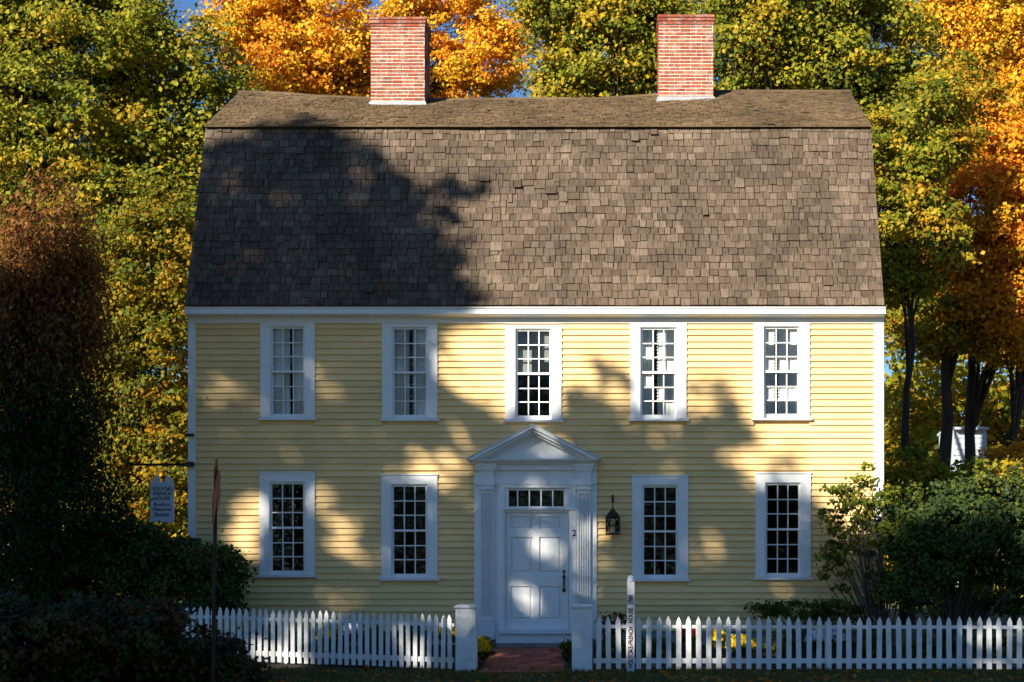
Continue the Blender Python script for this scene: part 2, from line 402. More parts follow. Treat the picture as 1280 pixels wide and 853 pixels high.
def side_walls():
    prof = [(0.0, .27), (0.0, 5.93), (YB + .03, ZB - .07), (YR, ZR - .07), (DEPTH - YB - .03, ZB - .07), (DEPTH, 5.93), (DEPTH, .27)]
    for xs in (XL + .03, XR - .03):
        mb = MB(); s = -1 if xs < 0 else 1
        mb.loft([(xs, y, z) for y, z in prof], [(xs - s * .1, y, z) for y, z in prof])
        z = 0.5
        while z < ZR - .25:
            if z < 5.93: y0, y1 = .12, DEPTH - .12
            elif z < ZB - .12:
                t = (z + .11 - 5.93) / (ZB - .07 - 5.93); y0 = t * (YB + .03) + .03; y1 = DEPTH - y0
            else:
                t = (z + .11 - ZB + .07) / (ZR - ZB); y0 = YB + .03 + t * (YR - YB) + .03; y1 = DEPTH - y0
            if y1 > y0:
                pts = [(xs, z), (xs + s*.027, z), (xs + s*.008, z + .11), (xs, z + .11)]
                mb.exty(pts, y0, y1)
            z += .1085
        mb.build('side_wall', M['siding'], house)
    mb = MB(); mb.box(XL + .03, XR - .03, DEPTH - .1, DEPTH, .27, 5.93); mb.build('back_wall', M['siding'], house)
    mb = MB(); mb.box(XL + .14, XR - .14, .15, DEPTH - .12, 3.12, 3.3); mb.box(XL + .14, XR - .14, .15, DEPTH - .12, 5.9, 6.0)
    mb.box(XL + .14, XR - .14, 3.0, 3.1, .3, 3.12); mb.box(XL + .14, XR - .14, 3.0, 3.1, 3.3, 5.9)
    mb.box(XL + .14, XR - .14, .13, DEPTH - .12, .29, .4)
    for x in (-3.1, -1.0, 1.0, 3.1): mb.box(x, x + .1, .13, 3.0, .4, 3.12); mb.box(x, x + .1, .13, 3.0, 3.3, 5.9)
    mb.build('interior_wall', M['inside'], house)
side_walls()
mb = MB(); mb.box(XL + .02, XR - .02, -.012, .3, .1, .49); mb.build('foundation', M['stone'], house)
mb = MB()
mb.box(XL - .005, wx(245), -.035, .0, .42, wz(399)); mb.box(XL - .005, XL + .03, -.034, .12, .42, wz(399)); mb.build('corner_board', M['white'], house)
mb = MB()
mb.box(wx(1092), XR + .005, -.035, .0, .42, wz(399)); mb.box(XR - .03, XR + .005, -.034, .12, .42, wz(399)); mb.build('corner_board', M['white'], house)
mb = MB(); mb.box(XL - .008, XR + .008, -.042, .05, wz(404.5), wz(396)); mb.box(XL - .01, XR + .01, -.052, -.04, wz(404.7), wz(403)); mb.build('frieze', M['white'], house)
mb = MB()
mb.extx([(0.05, 5.78), (-.09, 5.78), (-.10, 5.795), (-.20, 5.80), (-.24, 5.822), (-.242, 5.912), (-.262, 5.918), (-.265, 5.935), (.05, 5.945)], XL - .012, XR + .004)
mb.build('cornice', M['white'], house)
mb = MB()
mb.extx([(DEPTH - .02, 5.78), (DEPTH + .2, 5.80), (DEPTH + .26, 5.93), (DEPTH - .02, 5.94)], XL - .05, XR + .05)
mb.build('cornice', M['white'], house)

# roof ---------------------------------------------------------------
RXL, RXR = wx(233) + .055, wx(1101) - .05
RXL, RXR = -5.87, 5.84
def sag(x):      # the old ridge dips between the gables
    xs = [-5.9, -5.0, -4.4, -3.0, -1.6, 0, 1.0, 2.4, 3.4, 5.9]; zz = [0, -.03, -.085, -.14, -.15, -.13, -.14, -.04, .01, .01]
    return float(np.interp(x, xs, zz))
def roofpt(x, t, part, n=0.0):    # part 0 lower slope, 1 upper slope
    if part == 0:
        y = YE + (YB - YE) * t; z = ZE + (ZB - ZE) * t; L = (-(ZB-ZE), (YB-YE)); sg = sag(x) * .15 * t
        z += 0.012 * math.sin(x * 1.7) * t
    else:
        y = YB - .07 + (YR - YB + .07) * t; z = ZB - .01 + (ZR - ZB + .01) * t; L = (-(ZR-ZB), (YR-YB)); sg = sag(x) * (.15 + .85 * t)
    k = math.hypot(*L); return (x, y + L[0] / k * n, z + sg + L[1] / k * n)
roof = None
def make_roof():
    global roof
    mb = MB()     # deck
    N = 24; rows = []
    for i in range(N + 1):
        x = RXL + .02 + (RXR - RXL - .04) * i / N
        f = [roofpt(x, 0, 0, -.0), roofpt(x, 1, 0, -.0), roofpt(x, 1, 1, -.005)]
        bk = [(q[0], DEPTH - q[1], q[2]) for q in (f[1], f[0])]
        inner = [(x, DEPTH - YE, ZE - .05), (x, DEPTH - YB - .03, ZB - .1), (x, YR, ZR - .15 + sag(x)), (x, YB + .03, ZB - .1), (x, YE + .03, ZE - .05)]
        rows.append(f + bk + inner)
    n = len(rows[0])
    mb.v = [q for r in rows for q in r]
    for i in range(N):
        for k in range(n): a = i*n+k; b = i*n+(k+1) % n; mb.f.append((a, b, b+n, a+n))
    mb.f.append(tuple(range(n))); mb.f.append(tuple(N*n+k for k in range(n)))
    roof = mb.build('roof', M['shingle2'], house)
    def rows_of(part, nrow, wmin, wmax, lift, thick, m, name, jit, back=False):
        mb = MB()
        for j in range(nrow):
            t0 = j / nrow; t1 = (j + 1.25) / nrow
            if j == nrow - 1: t1 = 1.0
            x = RXL
            while x < RXR - .02:
                w = random.uniform(wmin, wmax); x1 = min(x + w, RXR)
                if RXR - x1 < .06: x1 = RXR
                dt = random.uniform(-jit, jit) / nrow if j > 0 else random.uniform(-jit, jit) * .3 / nrow
                l = lift * random.uniform(.7, 1.5); h = thick * random.uniform(.6, 1.3); g = .0055 * random.uniform(.3, 1.6)
                tl = random.uniform(-.3, .3) * jit / nrow; cup = random.uniform(-.3, .6) * lift * .5
                if random.random() < (.16 if part == 0 and -1.2 < x < .6 and .5 < t0 < .72 else .01): l *= 2.4; dt -= .012
                a, b = x + g, x1 - g
                def q(xx, t, nn):
                    p = roofpt(xx, t, part, nn)
                    return (p[0], DEPTH - p[1], p[2]) if back else p
                vs = [q(a, t0+dt, l), q(b, t0+dt+tl, l+cup), q(b, t1, .004), q(a, t1, .004),
                      q(a, t0+dt, l+h), q(b, t0+dt+tl, l+h+cup), q(b, t1, .004+h), q(a, t1, .004+h)]
                mb.add(vs, [(0,3,2,1),(4,5,6,7),(0,1,5,4),(1,2,6,5),(2,3,7,6),(3,0,4,7)])
                x = x1
        return mb.build(name, m, roof)
    rows_of(0, 26, .08, .215, .015, .020, M['shingle'], 'lower_shingles', .10)
    rows_of(1, 24, .07, .20, .013, .017, M['shingle2'], 'upper_shingles', .45)
    mb = MB()
    mb.extx([(YB - .10, ZB - .035), (YB - .115, ZB - .03), (YB - .115, ZB - .005), (YB - .02, ZB - .0)], RXL - .005, RXR + .005)
    mb.build('break_moulding', M['shingle2'], roof)
    mb = MB(); pr = None
    for i in range(25):
        x = RXL + (RXR - RXL) * i / 24; z = ZR + sag(x) + .03
        ring = [(x, YR - .12, z - .055), (x, YR - .115, z - .03), (x, YR, z + .02), (x, YR + .115, z - .03), (x, YR + .12, z - .055)]
        if pr: mb.loft(pr, ring)
        pr = ring
    mb.build('ridge_cap', M['shingle2'], roof)
make_roof()
def chimney(px0, px1, ytop, flash):
    s = 31.2 / F; x0, x1 = CX + (px0 - VX) * s, CX + (px1 - VX) * s; y0, y1 = 3.2, 4.14
    zt = CZ + (VY - ytop) * s; zb = 10.0
    mo = MB(); mo.box(x0 + .008, x1 - .008, y0 + .008, y1 - .008, zb, zt - .01)
    ch = mo.build('chimney', M['mortar'], roof)
    mb = MB(); ncour = int((zt - zb) / .066); h = .066
    for k in range(ncour):
        z = zt - (k + 1) * h; out = {0: .022, 1: .022, 2: .012}.get(k, 0) if k < 3 else 0
        X0, X1, Y0, Y1 = x0 - out, x1 + out, y0 - out, y1 + out
        def run(a0, a1, fn):
            a = a0 + (0 if k % 2 else -.1)
            while a < a1:
                b = a + (.2 if random.random() < .8 else .105); p, q = max(a, a0) + .006, min(b, a1) - .006
                if q - p > .02: fn(p, q)
                a = b
        j = lambda: random.uniform(-.003, .004)
        run(X0, X1, lambda p, q: mb.box(p, q, Y0 - j(), Y0 + .06, z + .010, z + h - .012))
        run(X0, X1, lambda p, q: mb.box(p, q, Y1 - .06, Y1 + j(), z + .010, z + h - .012))
        run(Y0 + .062, Y1 - .062, lambda p, q: mb.box(X0 - j(), X0 + .06, p, q, z + .010, z + h - .012))
        run(Y0 + .062, Y1 - .062, lambda p, q: mb.box(X1 - .06, X1 + j(), p, q, z + .010, z + h - .012))
    mb.build('brickwork', M['brick'], roof)
    mb = MB(); zf = roofpt((x0+x1)/2, (y0 - .04 - YB + .07) / (YR - YB + .07), 1)[2]
    mb.loft([(x0-.05, y0-.04, zf - .02), (x1+.05, y0-.04, zf - .02), (x1+.05, y1+.04, zf - .1), (x0-.05, y1+.04, zf - .1)],
            [(x0-.015, y0-.015, zf + .10), (x1+.015, y0-.015, zf + .10), (x1+.015, y1+.015, zf + .12), (x0-.015, y1+.015, zf + .12)])
    mb.build('flashing', M['lead'], roof)
chimney(463, 531, 21, 128); chimney(823, 892, 18, 120)

# windows --------------------------------------------------------------
def wavy(mb, x0, x1, z0, z1, y, folds, amp=.018, taper=0.0, fringe=None):
    nx, nz = max(8, int((x1-x0)/.012)), 14; base = len(mb.v)
    for j in range(nz + 1):
        v = j / nz; z = z0 + (z1 - z0) * v
        for i in range(nx + 1):
            u = i / nx; x = x0 + (x1 - x0) * u + taper * (1 - v) * (u - .5) * .3
            mb.v.append((x, y + amp * math.sin(u * folds * 6.283 + .6 * math.sin(v * 3)) * (.5 + .5 * (1-v)), z))
    for j in range(nz):
        for i in range(nx):
            a = base + j*(nx+1) + i; mb.f.append((a, a+1, a+nx+2, a+nx+1))
    if fringe is not None:
        z = z0 + .02
        while z < z1:
            r = .017; c = (fringe, y - .01, z)
            mb.add([(c[0]+r,c[1],c[2]),(c[0]-r,c[1],c[2]),(c[0],c[1]+r,c[2]),(c[0],c[1]-r,c[2]),(c[0],c[1],c[2]+r),(c[0],c[1],c[2]-r)],
                   [(0,2,4),(2,1,4),(1,3,4),(3,0,4),(2,0,5),(1,2,5),(3,1,5),(0,3,5)]); z += .052
def window(px0, px1, py0, py1, upper, k, label):
    w = empty('window', (wx((px0+px1)/2), 0, wz(py1)), label, None); del w['label']; w['label'] = label
    x0, x1, z1, z0 = wx(px0), wx(px1), wz(py0), wz(py1)
    cw = .165; top = .055 if upper else .155
    sz = z0 + .045                        # top of the sill
    gx0, gx1 = x0 + cw, x1 - cw; gz1 = z1 - top; gz0 = sz
    mb = MB()
    mb.box(x0, gx0, -.05, .0, sz, z1); mb.box(gx1, x1, -.05, .0, sz, z1); mb.box(gx0, gx1, -.05, .0, gz1, z1)
    mb.box(gx0 - .002, gx0 + .012, -.035, .12, sz, gz1); mb.box(gx1 - .012, gx1 + .002, -.035, .12, sz, gz1); mb.box(gx0 + .012, gx1 - .012, -.035, .12, gz1 - .012, gz1)
    if not upper: mb.box(x0 - .012, x1 + .012, -.068, -.0, z1 - .006, z1 + .018)
    mb.build('frame', M['white'], w)
    mb = MB(); mb.extx([(.12, z0 + .0), (-.085, z0 + .0), (-.09, z0 + .006), (-.09, z0 + .036), (.0, sz - .001), (.12, sz - .001)], x0 - .035, x1 + .035)
    mb.build('sill', M['white'], w)
    a, b = gx0 + .012, gx1 - .012; c, d = gz0, gz1 - .012; mid = (c + d) / 2 + .015
    for name, s0, s1, yy, br in (('lower_sash', c, mid + .018, .035, .07), ('upper_sash', mid - .018, d, .0, .036)):
        mb = MB(); st = .028; tr = .036 if name == 'lower_sash' else .03
        mb.box(a, a + st, yy, yy + .03, s0, s1); mb.box(b - st, b, yy, yy + .03, s0, s1)
        mb.box(a + st, b - st, yy, yy + .03, s0, s0 + br); mb.box(a + st, b - st, yy, yy + .03, s1 - tr, s1)
        ix0, ix1, iz0, iz1 = a + st, b - st, s0 + br, s1 - tr
        for i in (1, 2):
            xm = ix0 + (ix1 - ix0) * i / 3; mb.box(xm - .009, xm + .009, yy + .002, yy + .027, iz0, iz1)
            zm = iz0 + (iz1 - iz0) * i / 3; mb.box(ix0, ix1, yy + .004, yy + .025, zm - .009, zm + .009)
        mb.build(name, M['white'], w)
        g = MB()
        for i in range(3):               # hand-blown panes, none quite in plane with the next
            for j in range(3):
                u0, u1 = ix0 + (ix1-ix0)*i/3 - .001, ix0 + (ix1-ix0)*(i+1)/3 + .001; v0, v1 = iz0 + (iz1-iz0)*j/3, iz0 + (iz1-iz0)*(j+1)/3
                e = [random.uniform(-.003, .003) for _ in range(4)]
                g.add([(u0, yy+.014+e[0], v0), (u1, yy+.014+e[1], v0), (u1, yy+.014+e[2], v1), (u0, yy+.014+e[0]+e[2]-e[1], v1)], [(0,1,2,3)])
        g.build('pane', M['glass'], w)
    if upper:
        mb = MB(); L, Rr = a + .01, b - .01; W = Rr - L
        if k == 2:
            mb.box(L, Rr, .105, .108, mid + .02, d); mb.build('roller_shade', M['shade'], w)
        else:
            gapc = {0: .60, 1: .52, 3: .42, 4: .36}[k]; gw = .07
            x_a, x_b = L + W * gapc - gw/2, L + W * gapc + gw/2
            wavy(mb, L, x_a, c, d, .074, 3 if gapc > .4 else 2, amp=.006, fringe=x_a); wavy(mb, x_b, Rr, c, d, .074, 3, amp=.006, fringe=x_b)
            mb.build('curtain', M['curtain'], w)
    w.parent = house
    bpy.context.view_layer.update()
    w.matrix_parent_inverse = house.matrix_world.inverted()
    keep(w)
for k, r in enumerate(win_up): window(*r, True, k, 'small-paned sash window on the upper storey with ' + ('a half-drawn roller shade' if k == 2 else 'white fringed curtains'))
for k, r in enumerate(win_lo): window(*r, False, k, 'small-paned sash window on the ground storey with dark panes')

# door surround ---------------------------------------------------------
ds = empty('door_surround', (wx(670), 0, .3), 'x', None); del ds['label']
mb = MB()
for a, b in ((593, 632), (711, 746)): mb.box(wx(a), wx(b), -.055, .1, .36, wz(578))
mb.box(wx(632), wx(711), -.055, .1, wz(611), wz(578)); mb.box(wx(632), wx(711), -.05, .1, wz(640.5), wz(635.5))
mb.box(wx(632), wx(636), -.04, .1, wz(635.5), wz(611)); mb.box(wx(706), wx(711), -.04, .1, wz(635.5), wz(611))
mb.box(wx(622), wx(630), -.075, -.05, .36, wz(606)); mb.box(wx(713), wx(720), -.075, -.05, .36, wz(606)); mb.box(wx(630), wx(713), -.075, -.05, wz(610), wz(606))
mb.box(wx(593), wx(746), -.085, -.05, wz(606), wz(602)); mb.box(wx(593), wx(746), -.11, -.05, wz(588), wz(581)); mb.box(wx(593), wx(746), -.075, -.05, wz(602), wz(599))
mb.box(wx(628), wx(716), -.10, -.04, wz(637.5), wz(635))
mb.build('casing', M['white'], ds)
def pilaster(a, b):
    mb = MB(); xa, xb = wx(a), wx(b)
    mb.box(xa, xb, -.066, -.056, wz(776), wz(613))
    nf = 6; g = .018; w = ((xb - xa) + g) / nf
    for i in range(nf): mb.box(xa + w*i, xa + w*(i+1) - g, -.108, -.065, wz(770), wz(617))
    mb.box(xa, xb, -.108, -.065, wz(617), wz(613.2)); mb.box(xa, xb, -.108, -.065, wz(775.8), wz(770))
    mb.box(xa - .02, xb + .02, -.13, -.056, .36, wz(776.3))
    for z0, z1, o in ((613, 610.5, .02), (610.5, 607, .008), (607, 604, .03), (604, 590, .012), (590, 587.5, .03), (587.5, 584, .05), (584, 581, .065)):
        mb.box(xa - o, xb + o, -.115 - o, -.056, wz(z0), wz(z1))
    mb.build('pilaster', M['white'], ds)
pilaster(601, 617); pilaster(722, 738)
mb = MB()
cz0, cz1 = wz(581), wz(575)
mb.extx([(.0, cz0), (-.16, cz0), (-.17, cz0 + .02), (-.23, cz0 + .035), (-.26, cz0 + .06), (-.27, cz1), (.0, cz1 + .012)], wx(589), wx(747))
ax, az = wx(667), wz(533)
for sx, ex in ((-1, wx(585.5)), (1, wx(750))):
    dx, dz = ax - ex, az - (wz(576)); L = math.hypot(dx, dz)
    th = .075
    nxv, nzv = (-dz / L, dx / L) if dx > 0 else (dz / L, -dx / L)
    # outer strip (crown) and inner strip (bed), each stopping at the centre line
    for off0, off1, yf in ((0, .05, -.33), (.05, .095, -.27), (.095, .13, -.18)):
        def lin(off, end):
            vert = off / abs(nzv)
            if end: return (ax, az - vert)
            t = 0; return (ex + (vert / abs(dz)) * abs(dx) * (1 if dx > 0 else -1) * (1 if off > 0 else 0), wz(576) )
        p0, p1, p2, p3 = lin(off0, 0), lin(off0, 1), lin(off1, 1), lin(off1, 0)
        mb.exty([p0, p1, p2, p3], yf, .0)
mb.exty([(wx(592), wz(575) + .006), (wx(743), wz(575) + .006), (ax, az - .10)], -.06, .0)
mb.build('pediment', M['white'], ds)
# pediment roof boards
mb = MB()
for ex in (wx(584), wx(751.5)):
    mb.exty([(ex, wz(576)), (ax, az), (ax, az + .016), (ex, wz(576) + .014)], -.345, -.0)
mb.build('pediment_roof', M['white'], ds)
# transom
mb = MB(); t0, t1, ta, tb = wz(634), wz(612), wx(632.5), wx(705.5)
mb.box(ta, tb, -.02, .02, t0 - .02, t0 + .01); mb.box(ta, tb, -.02, .02, t1 - .015, t1 + .01)
for i in range(6):
    x = ta + (tb - ta) * i / 5; mb.box(x - .01, x + .01, -.018, .018, t0 + .01, t1 - .015)
tw = mb.build('transom_window', M['white'], ds)
mb = MB(); mb.add([(ta, .005, t0), (tb, .005, t0), (tb, .005, t1), (ta, .005, t1)], [(0,1,2,3)]); mb.build('transom_pane', M['glass'], ds)
n2 = text('house_number', '2', .15, M['ink'], ds, (wx(718), -.079, wz(667)), (R(90), 0, 0))
ds.parent = house; bpy.context.view_layer.update(); ds.matrix_parent_inverse = house.matrix_world.inverted(); keep(ds)
n2.matrix_parent_inverse = ds.matrix_world.inverted()
# door
dx0, dx1, dz0, dz1 = wx(632.5), wx(710.5), wz(787), wz(640.5)
mb = MB(); mb.box(dx0, dx1, .032, .06, dz0, dz1)
xs = [dx0, wx(638), wx(665.5), wx(674), wx(701.5), dx1]; zr = [(640.5, 646), (662, 671.5), (717, 733), (775, 787)]
mb.box(dx0, xs[1], -.0, .032, dz0, dz1); mb.box(xs[4], dx1, -.0, .032, dz0, dz1); 
for a, b in zr: mb.box(xs[1], xs[4], -.0, .032, wz(b), wz(a))
for a, b in ((662, 646), (717, 671.5), (775, 733)):
    mb.box(xs[2], xs[3], -.0, .032, wz(a), wz(b))
    for p, q in ((xs[1], xs[2]), (xs[3], xs[4])): mb.frustum(p + .016, q - .016, wz(a) + .016, wz(b) - .016, .033, .010, .03)
door = mb.build('door', M['white'], house); door['label'] = 'white six-panel front door'
def in_house(o): o.matrix_parent_inverse = house.matrix_world.inverted()
hx = wx(705)
mb = MB(); mb.exty([(hx + .012*math.cos(t)*1.4, wz(726) + .15*math.sin(t)) for t in np.linspace(0, 6.28, 12, endpoint=False)], -.008, .0)
mb.exty([(hx + .03*math.cos(t), wz(721.5) + .035*math.sin(t)) for t in np.linspace(0, 6.28, 10, endpoint=False)], -.012, -.002)
mb.exty([(hx + .028*math.cos(t), wz(738) + .04*math.sin(t)) for t in np.linspace(0, 6.28, 10, endpoint=False)], -.012, -.002)
mb.tube([(hx, -.01, wz(721)), (hx, -.05, wz(724)), (hx, -.06, wz(730)), (hx, -.05, wz(735)), (hx, -.01, wz(738))], [.01, .011, .013, .011, .01], 6)
mb.build('handle', M['black'], door)
mb = MB(); mb.exty([(hx + .024*math.cos(t), wz(714.5) + .03*math.sin(t)) for t in np.linspace(0, 6.28, 12, endpoint=False)], -.015, .0); mb.build('lock', M['black'], door)
mb = MB(); mb.box(wx(624), wx(716), -.14, .06, wz(792), wz(787.2)); mb.box(wx(620), wx(719), -.08, .06, .30, wz(792) - .001); mb.build('threshold', M['white'], house)
mb = MB(); mb.box(wx(622), wx(714), -.30, -.082, .2, wz(803.5)); mb.build('doorstep', M['stone'], house)
keep(house)

# ------------------------------------------------------------------ lantern
lt = empty('wall_lantern', (wx(766), 0, wz(667)), 'dark iron wall lantern with pointed cap on the siding between door and window', 'lantern')
lx, ly = wx(766), -.19; z0, z1 = wz(667), wz(647.5); hw = .125
mb = MB(); mb.tube([(lx, -.02, wz(623)), (lx, ly, wz(624)), (lx, ly, wz(637))], .012, 6); mb.box(lx - .018, lx + .018, -.045, -.02, wz(629), wz(619))
mb.build('bracket', M['black'], lt)
mb = MB(); N8 = 8
def ring(r, z): return [(lx + r*math.cos(6.283*i/N8 + .39), ly + r*math.sin(6.283*i/N8 + .39), z) for i in range(N8)]
mb.loft(ring(hw * 1.08, z1), ring(hw * .72, wz(642.5))); mb.loft(ring(hw * .72, wz(642.5)), ring(.03, wz(637.5))); mb.loft(ring(.03, wz(637.5)), ring(.015, wz(636))); mb.build('cap', M['copper'], lt)
mb = MB()
for i in range(N8):
    p = ring(hw * .98, z0)[i]; q = ring(hw * .98, z1)[i]; mb.tube([p, q], .008, 4)
for zz in (z0, (z0+z1)/2, z1 - .01): 
    rr = ring(hw, zz); mb.tube(rr + [rr[0]], .008, 4)
mb.loft(ring(hw * 1.02, z0 - .02), ring(hw * 1.02, z0 + .004)); mb.build('cage', M['black'], lt)
mb = MB(); mb.loft(ring(hw * .9, z0 + .02), ring(hw * .9, z1 - .02), caps=False); mb.build('glass', M['glass'], lt)
mb = MB(); mb.tube([(lx, ly, z0), (lx, ly, z0 + .11), (lx, ly, z0 + .14)], [.018, .018, .004], 6); mb.build('candle', M['mortar'], lt)
keep(lt)

# ------------------------------------------------------------------ hanging sign at the left corner
sy = -.12
def S(px, py): p = P(px, py, sy); return p
br = empty('sign_bracket', (XL, 0, wz(581)), 'black iron bracket reaching out left from the corner board of the house', 'bracket')
mb = MB(); mb.tube([S(243, 581), S(163, 581)], .022, 6); mb.box(wx(233), wx(243.5), -.14, -.036, wz(584), wz(578)); mb.build('arm', M['black'], br)
mb = MB(); mb.box(wx(232), wx(243.5), -.09, -.036, wz(546), wz(542.5)); mb.tube([S(234, 545), S(188, 578)], .009, 5); mb.build('stay', M['black'], br)
keep(br)
sg = empty('hanging_sign', S(203, 652), 'pale shaped sign board with dark lettering hanging beside the left corner of the house', 'sign')
pts = [(189.5, 651), (216.5, 651), (216.5, 601), (213.5, 598), (210, 595.5), (208, 594.5), (207.5, 597), (207, 600), (205, 602.5), (202.5, 603), (200, 602), (198.5, 599), (198, 595), (196, 594.8), (193, 597), (190.5, 600), (189.5, 602)]
prof = [(S(a, b)[0], S(a, b)[2]) for a, b in pts]
mb = MB(); mb.exty(prof, sy - .02, sy + .02)
mb.box(S(188.5, 0)[0], S(217.5, 0)[0], sy - .03, sy + .03, S(0, 606)[2], S(0, 604)[2]); mb.box(S(188.5, 0)[0], S(190.5, 0)[0], sy - .028, sy + .028, S(0, 651)[2], S(0, 606)[2]); mb.box(S(215.5, 0)[0], S(217.5, 0)[0], sy - .028, sy + .028, S(0, 651)[2], S(0, 606)[2])
mb.box(S(188.5, 0)[0], S(217.5, 0)[0], sy - .03, sy + .03, S(0, 653)[2], S(0, 650.5)[2])
mb.build('board', M['signblue'], sg)
for t, yy, sz in (('HOLYOKE', 611.5, .083), ('FRENCH', 617.5, .083), ('HOUSE', 623.5, .083), ('Boxford', 631, .085), ('Historical', 637, .080), ('Society', 643.5, .085)):
    o = text('lettering', t, sz, M['ink'], sg, (S(203, 0)[0], sy - .022, S(0, yy)[2]), (R(90), 0, 0), .001, bold=.0016)
for hxp in (196, 209):
    mb = MB(); mb.tube([S(hxp, 595), S(hxp, 581)], .006, 4); mb.build('hook', M['black'], sg)
bpy.context.view_layer.update(); keep(sg)

# ------------------------------------------------------------------ fence, gate posts, marker post
def picket(mb, x, y, z0, z1, w, ang=0.0):
    c, s = math.cos(ang), math.sin(ang); t = .01
    h = z1 - z0
    pr = [(-w/2, 0), (w/2, 0), (w/2, h - w*1.35), (w*.42, h - w*.9), (w*.2, h - w*.35), (0, h), (-w*.2, h - w*.35), (-w*.42, h - w*.9), (-w/2, h - w*1.35)]
    lean = random.uniform(-.014, .014)
    mb.loft([(x + (a + lean*b)*c - (-t)*s, y + (a + lean*b)*s + (-t)*c, z0 + b) for a, b in pr], [(x + (a + lean*b)*c - t*s, y + (a + lean*b)*s + t*c, z0 + b) for a, b in pr])
def fence(label, p0, p1, spacing, w, h0, h1, group):
    # p0, p1 : (px, Y) ends
    root = empty('picket_fence', (P(p0[0], 0, p0[1])[0], p0[1], 0), label, 'fence', group)
    xa, ya = P(p0[0], 0, p0[1])[0], p0[1]; xb, yb = P(p1[0], 0, p1[1])[0], p1[1]
    L = math.hypot(xb - xa, yb - ya); n = int(L / spacing); ang = math.atan2(yb - ya, xb - xa)
    for i in range(n + 1):
        t = (i + .5) / (n + 1); x, y = xa + (xb-xa)*t, ya + (yb-ya)*t; g = ground(x, y); h = h0 + (h1-h0)*t
        mb = MB(); picket(mb, x, y - .02, g + .03 + random.uniform(-.006, .006), g + h + random.uniform(-.008, .008), w, ang)
        mb.build('picket', M['fence'], root)
    for f0, f1 in ((.14, .23), (.78, .84)):
        mb = MB(); nx, ny = -math.sin(ang), math.cos(ang)
        a = (xa, ya); b = (xb, yb); ga, gb = ground(*a), ground(*b)
        def q(p, g, h, fz, o): return (p[0] + nx*o, p[1] + ny*o, g + h*fz)
        mb.loft([q(a, ga, h0, f0, -.008), q(a, ga, h0, f0, .035), q(a, ga, h0, f1, .035), q(a, ga, h0, f1, -.008)],
                [q(b, gb, h1, f0, -.008), q(b, gb, h1, f0, .035), q(b, gb, h1, f1, .035), q(b, gb, h1, f1, -.008)])
        mb.build('rail', M['fence'], root)
    k = max(2, int(L / 2.6))
    for i in range(1, k):
        t = i / k; x, y = xa + (xb-xa)*t, ya + (yb-ya)*t; g = ground(x, y)
        mb = MB(); mb.box(x - .045, x + .045, y + .037, y + .127, g - .1, g + (h0 + (h1-h0)*t) * .9); mb.build('post', M['fence'], root)
    keep(root)
fence('white picket fence left of the brick path, closely spaced pickets, partly behind dark bushes', (150, -1.4), (567, -2.55), .112, .066, .875, .86, 'white picket fences along the front')
fence('white picket fence right of the brick path, widely spaced pickets', (742, -2.65), (1330, -2.65), .1535, .078, .84, .825, 'white picket fences along the front')
for a, b, lab in ((568.5, 595.5, 'square white gate post with flat cap, left side of the brick path'), (714, 741, 'square white gate post with flat cap, right side of the brick path')):
    Y = -2.75; x0, x1 = P(a, 0, Y)[0], P(b, 0, Y)[0]; zt = P(0, 757, Y)[2]
    r = empty('gate_post', ((x0+x1)/2, Y, 0), lab, 'gate post', 'gate posts')
    mb = MB(); mb.box(x0 + .01, x1 - .01, Y, Y + .33, -.1, zt - .035); mb.build('shaft', M['fence'], r)
    mb = MB(); mb.box(x0 - .012, x1 + .012, Y - .025, Y + .355, zt - .035, zt - .01); mb.frustum(0, 0, 0, 0, 0, 0, 0) if False else None
    mb.loft([(x0 - .005, Y - .018, zt - .01), (x1 + .005, Y - .018, zt - .01), (x1 + .005, Y + .348, zt - .01), (x0 - .005, Y + .348, zt - .01)],
            [(x0 + .05, Y + .04, zt + .012), (x1 - .05, Y + .04, zt + .012), (x1 - .05, Y + .29, zt + .012), (x0 + .05, Y + .29, zt + .012)])
    mb.build('cap', M['fence'], r); keep(r)
Y = -2.78; r = empty('marker_post', (P(788, 0, Y)[0], Y, 0), 'slim white post with vertical dark lettering standing at the picket fence', 'post')
x0, x1 = P(784, 0, Y)[0], P(793, 0, Y)[0]; zt = P(0, 727, Y)[2]
mb = MB(); mb.box(x0, x1, Y - .04, Y + .05, -.1, zt); mb.build('shaft', M['postwhite'], r)
mb = MB(); cxm = (x0+x1)/2
mb.loft([(cxm + .058*math.cos(t), Y + .005 + .058*math.sin(t), zt + .0) for t in np.linspace(0, 6.28, 10, endpoint=False)], [(cxm + .05*math.cos(t), Y + .005 + .05*math.sin(t), zt + .07) for t in np.linspace(0, 6.28, 10, endpoint=False)])
mb.loft([(cxm + .05*math.cos(t), Y + .005 + .05*math.sin(t), zt + .07) for t in np.linspace(0, 6.28, 10, endpoint=False)], [(cxm + .02*math.cos(t), Y + .005 + .02*math.sin(t), zt + .095) for t in np.linspace(0, 6.28, 10, endpoint=False)])
mb.build('finial', M['signblue'], r)
tz0, tz1 = P(0, 835, Y)[2], P(0, 744, Y)[2]
words = [text('lettering', wd, .094, M['ink'], r, (0, 0, 0), (R(90), R(-90), 0), .002, bold=.0026) for wd in ('HOLYOKE-FRENCH', 'HOUSE', '1760')]
ext = [(min(v.co.x for v in o.data.vertices), max(v.co.x for v in o.data.vertices)) for o in words]
gap = .06; k_ = (tz1 - tz0 - 2 * gap) / sum(b - a for a, b in ext); zc = tz0
for o, (a, b) in zip(words, ext):
    o.scale = (k_, 1, 1); o.location = (cxm, Y - .043, zc - a * k_); zc += (b - a) * k_ + gap
keep(r)
